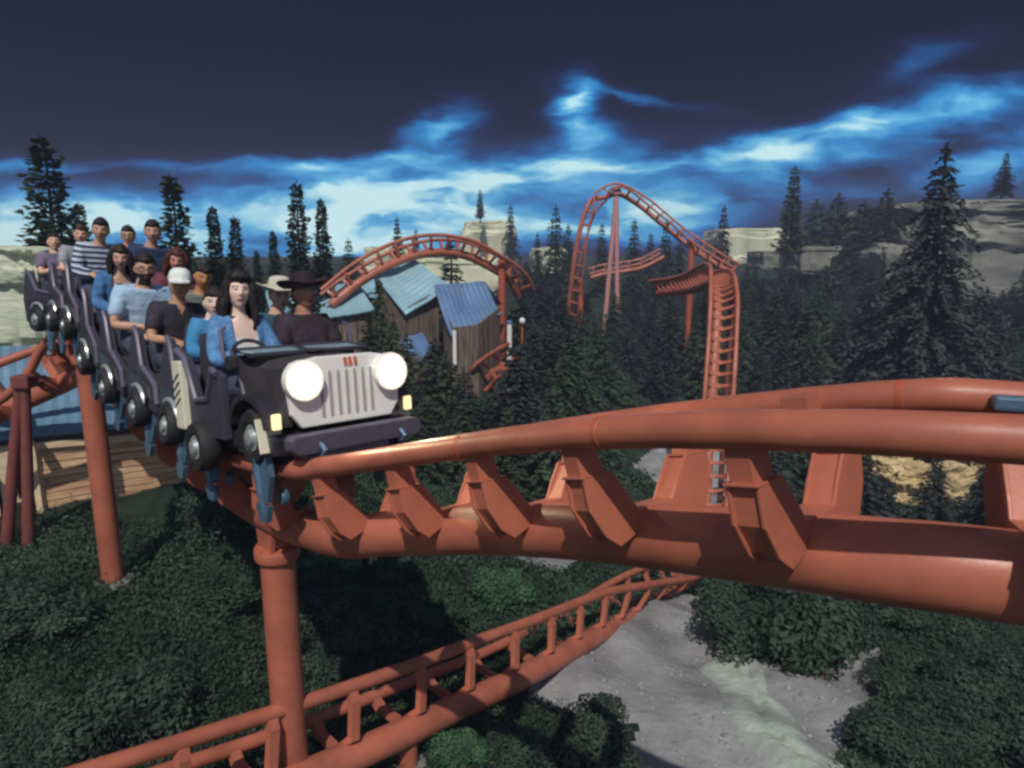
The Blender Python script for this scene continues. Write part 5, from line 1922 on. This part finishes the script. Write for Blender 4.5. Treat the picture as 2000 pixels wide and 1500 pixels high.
# the dense forest on the slope: every tree its own object
FG = 'dark conifers of the dense forest slope'
CAN = [(470, 640), (520, 640), (700, 655), (760, 690), (860, 735), (985, 735), (1005, 560), (1020, 500), (1060, 505), (1110, 535), (1150, 570), (1200, 560), (1290, 528), (1340, 540), (1400, 520), (1480, 500), (1560, 505), (1700, 500), (1800, 540), (1900, 575), (2050, 600)]
cx_, cy_ = np.array([c[0] for c in CAN]), np.array([c[1] for c in CAN])
rf_ = random.Random(11)
nf = 0
for tries in range(1500):
    if nf >= 225: break
    Y = math.exp(rf_.uniform(math.log(14), math.log(58)))
    px = rf_.uniform(480, 2060)
    if px < 1000 and Y > 19: continue
    if 1355 < px < 1462 and Y < 20: continue
    if 1190 < px < 1460 and 11 < Y < 28: continue
    if 1600 < px < 1960 and Y < 30: continue
    x, z0 = ground_base(px, Y)
    Hh = rf_.uniform(1.5, 4.2)
    lim = np.interp(px, cx_, cy_) + rf_.uniform(0, 40) + (0 if Y > 20 else 30)
    zt = min(z0 + Hh, W(px, lim, Y).z)
    if zt - z0 < .9: continue
    tp_ = pix((x, Y, zt))
    if pix((x, Y, z0))[1] > 1120: continue
    far = Y > 24
    k = rf_.randrange(4)
    cm, tm, mg = KIN['fir', k]
    tree_thing(TN, 'dark conifer crowded among others in the dense forest behind the main track', 'conifer', (x, Y, z0), cm, tm, None, FG, zt - z0, rf_.uniform(0, 6.28), mg if far else False, rf_.uniform(.95, 1.5))
    nf += 1
for tries in range(900):
    if nf >= 290: break
    Y = math.exp(rf_.uniform(math.log(27), math.log(50)))
    px = rf_.uniform(1440, 2060)
    zt0 = W(px, rf_.uniform(505, 660), Y).z
    x, z0 = ground_base(px, Y, zt0)
    if not 1.2 < zt0 - z0 < 5: continue
    cm, tm, mg = KIN['fir', rf_.randrange(4)]
    tree_thing(TN, 'dark conifer crowded among others in the dense forest behind the main track', 'conifer', (x, Y, z0), cm, tm, None, FG, zt0 - z0, rf_.uniform(0, 6.28), mg, rf_.uniform(1.0, 1.6))
    nf += 1
DK_ = 'dark conifers round the ochre boulders'
for px, pt, Y, lab in ((1650, 905, 16.5, 'small dark conifer left of the ochre boulders'), (1690, 880, 16.5, 'dark pointed conifer before the bright ochre boulder'), (1735, 935, 16.5, 'low dark conifer beside the long flat boulder'), (1620, 880, 25, 'dark conifer at the left edge of the boulder gap'), (1832, 895, 17.5, 'dark conifer behind the long flat boulder'), (1940, 890, 17, 'dark conifer at the right edge of the boulder gap')):
    place_g('fir', rf_.randrange(4), px, pt, Y, lab, DK_, 1.3)


# shrubs: lumpy heaps of small leaves on thin stems
def shrub_mesh(seed, n, m, leaf=.030, lumps=9):
    r_ = np.random.default_rng(seed)
    cs = np.c_[r_.uniform(-.36, .36, lumps), r_.uniform(-.36, .36, lumps), r_.uniform(.12, .5, lumps)]
    rs = r_.uniform(.20, .34, lumps)
    i = r_.integers(0, lumps, n)
    d = r_.normal(size=(n, 3)); d /= np.linalg.norm(d, axis=1)[:, None]
    d[:, 2] = np.where(d[:, 2] < -.2, -d[:, 2], d[:, 2])
    p = cs[i] + d * (rs[i] * r_.uniform(.55, 1.08, n) ** .7)[:, None]
    p[:, 2] = np.maximum(p[:, 2], .01)
    nrm = d + r_.normal(size=(n, 3)) * .55; nrm /= np.linalg.norm(nrm, axis=1)[:, None]
    a = np.cross(nrm, r_.normal(size=(n, 3))); a /= np.linalg.norm(a, axis=1)[:, None]
    b = np.cross(nrm, a)
    s = (leaf * r_.uniform(.6, 1.4, n))[:, None]
    V = np.stack([p - a * s, p - b * s * .45, p + a * s, p + b * s * .45], 1).reshape(-1, 3)
    o = soup('foliage', V, np.arange(4 * n).reshape(-1, 4), m); me = o.data; bpy.data.objects.remove(o)
    mb = MB()
    for c in cs: mb.tube([(0, 0, -.05), tuple(c * .5 + np.array((0, 0, .02))), tuple(c)], [.03, .018, .006], 6)
    t = mb.build('stem', M['bark'], None, smooth=True); tm = t.data; bpy.data.objects.remove(t)
    return me, tm


SH = [shrub_mesh(80 + k, 6000, (M['leaf'], M['leaf3'], M['leaf'], M['leaf2'], M['leaf3'])[k]) for k in range(5)]


def shrub(px, py, size, label, k, group=None, hz=1.0):
    g = G(px, py)
    o = thing('shrub', label, 'shrub', g, group)
    for nm, me in (('foliage', SH[k][0]), ('stem', SH[k][1])):
        c = bpy.data.objects.new(nm, me); COL.objects.link(c); c.parent = o
    o.rotation_euler = (0, 0, random.uniform(0, 6.28)); o.scale = (size, size, size * hz)
    return o


SG = 'dark shrubs covering the near slope'
shrub(1560, 1300, 2.0, 'large rounded shrub right of the dirt path, below the main spine', 0, None, 1.0)
shrub(1470, 1225, 1.5, 'shrub between the large rounded one and the end of the lower track', 2, None)
shrub(1650, 1235, 1.5, 'shrub on the right flank of the large rounded one', 1, None)
shrub(1160, 1500, .95, 'rounded dark shrub at the left edge of the dirt path near the bottom', 1, None)
shrub(1010, 1500, .7, 'grey-green shrub below the lower track, left of the dirt path', 4, None)
shrub(900, 1500, .6, 'brighter green shrub right of the short lower column', 3, None)
shrub(1045, 985, 1.5, 'bright green shrub framed between the ties of the main track', 3, None)
shrub(1140, 945, 1.2, 'bright green shrub half hidden by the next tie', 3, None)
shrub(640, 1130, 1.0, 'bright green shrub just right of the thick column flange', 3, None)
shrub(985, 1190, .9, 'bright green shrub above the lower track', 3, None)
rs_ = random.Random(5)
n = 0
AREAS = [((0, 1150, 480, 1500), 9), ((560, 1060, 1130, 1300), 16), ((820, 1400, 1180, 1520), 6), ((1720, 1230, 2020, 1500), 14), ((830, 760, 1330, 830), 16), ((1450, 640, 2000, 740), 18), ((390, 960, 560, 1060), 6), ((1420, 1130, 1700, 1290), 6), ((60, 1560, 560, 1640), 5)]
for (x0, y0, x1, y1), cnt in AREAS:
    for _ in range(cnt):
        px, py = rs_.uniform(x0, x1), rs_.uniform(y0, y1)
        g = G(px, py)
        if any(inside(pl, np.array([g.x]), np.array([g.y]))[0] for pl in PATHS): continue
        if np.hypot(LOW.p[:, 0] - g.x, LOW.p[:, 1] - g.y).min() < 1.15: continue
        if 1600 < px < 1980 and 860 < py < 1010: continue
        shrub(px, py, rs_.uniform(.7, 1.25) * (1 if g.y < 12 else 1.5), 'low dark shrub merging with its neighbours on the overgrown slope', rs_.choice((0, 0, 1, 1, 2, 4, 4)), SG, rs_.uniform(.6, .9))


# the rest of the undergrowth: leaves nobody could count
def undergrowth():
    r_ = np.random.default_rng(3)
    nc, per = 4200, 130
    Y = np.exp(r_.uniform(math.log(4.2), math.log(24), nc))
    X = r_.uniform(-.82, .82, nc) * (Y + 1.2)
    ok = np.ones(nc, bool)
    for pl in PATHS: ok &= ~inside(pl, X, Y)
    hutA = W(84, 1004, 9.5)
    ok &= ~((X < -4.6) & (X > -14) & (Y > 9.55) & (Y < 14.5))
    X, Y = X[ok], Y[ok]; nc = len(X)
    sz = (.16 + .035 * Y) * r_.uniform(.6, 1.3, nc)
    d = r_.normal(size=(nc, per, 3)); d /= np.linalg.norm(d, axis=2)[..., None]; d[..., 2] = np.abs(d[..., 2])
    k = r_.uniform(.5, 1.0, (nc, per)) ** .5
    px_ = X[:, None] + d[..., 0] * k * sz[:, None] * 1.5
    py_ = Y[:, None] + d[..., 1] * k * sz[:, None] * 1.5
    pz_ = gz(px_, py_) + d[..., 2] * k * sz[:, None] * .42
    p = np.stack([px_, py_, pz_], -1).reshape(-1, 3)
    keep = np.ones(len(p), bool)
    for pl in PATHS: keep &= ~inside(pl, p[:, 0], p[:, 1])
    p = p[keep]
    dd = d.reshape(-1, 3)[keep]
    n = len(p)
    nrm = dd + r_.normal(size=(n, 3)) * .6; nrm /= np.linalg.norm(nrm, axis=1)[:, None]
    a = np.cross(nrm, r_.normal(size=(n, 3))); a /= np.linalg.norm(a, axis=1)[:, None]
    b = np.cross(nrm, a)
    s = ((.006 + .0026 * p[:, 1]) * r_.uniform(.6, 1.5, n))[:, None]
    V = np.stack([p - a * s, p - b * s * .5, p + a * s, p + b * s * .5], 1).reshape(-1, 3)
    o = soup('undergrowth', V, np.arange(4 * n).reshape(-1, 4), M['leaf'])
    tag(o, 'low dark leafy undergrowth covering the ground', 'undergrowth', kind='stuff')


undergrowth()


# ------------------------------------------------------------------ thin evening haze
def haze():
    mb = MB(); mb.box((0, 50, -.5), (300, 190, 27))
    m = bpy.data.materials.new('haze'); m.use_nodes = True
    t = m.node_tree; t.nodes.clear()
    v = t.nodes.new('ShaderNodeVolumePrincipled'); o_ = t.nodes.new('ShaderNodeOutputMaterial')
    v.inputs['Color'].default_value = (.62, .68, .95, 1)
    v.inputs['Density'].default_value = .0022
    t.links.new(v.outputs[0], o_.inputs['Volume'])
    o = mb.build('haze', m)
    tag(o, 'thin bluish evening haze over the forest', 'haze', kind='stuff')


haze()
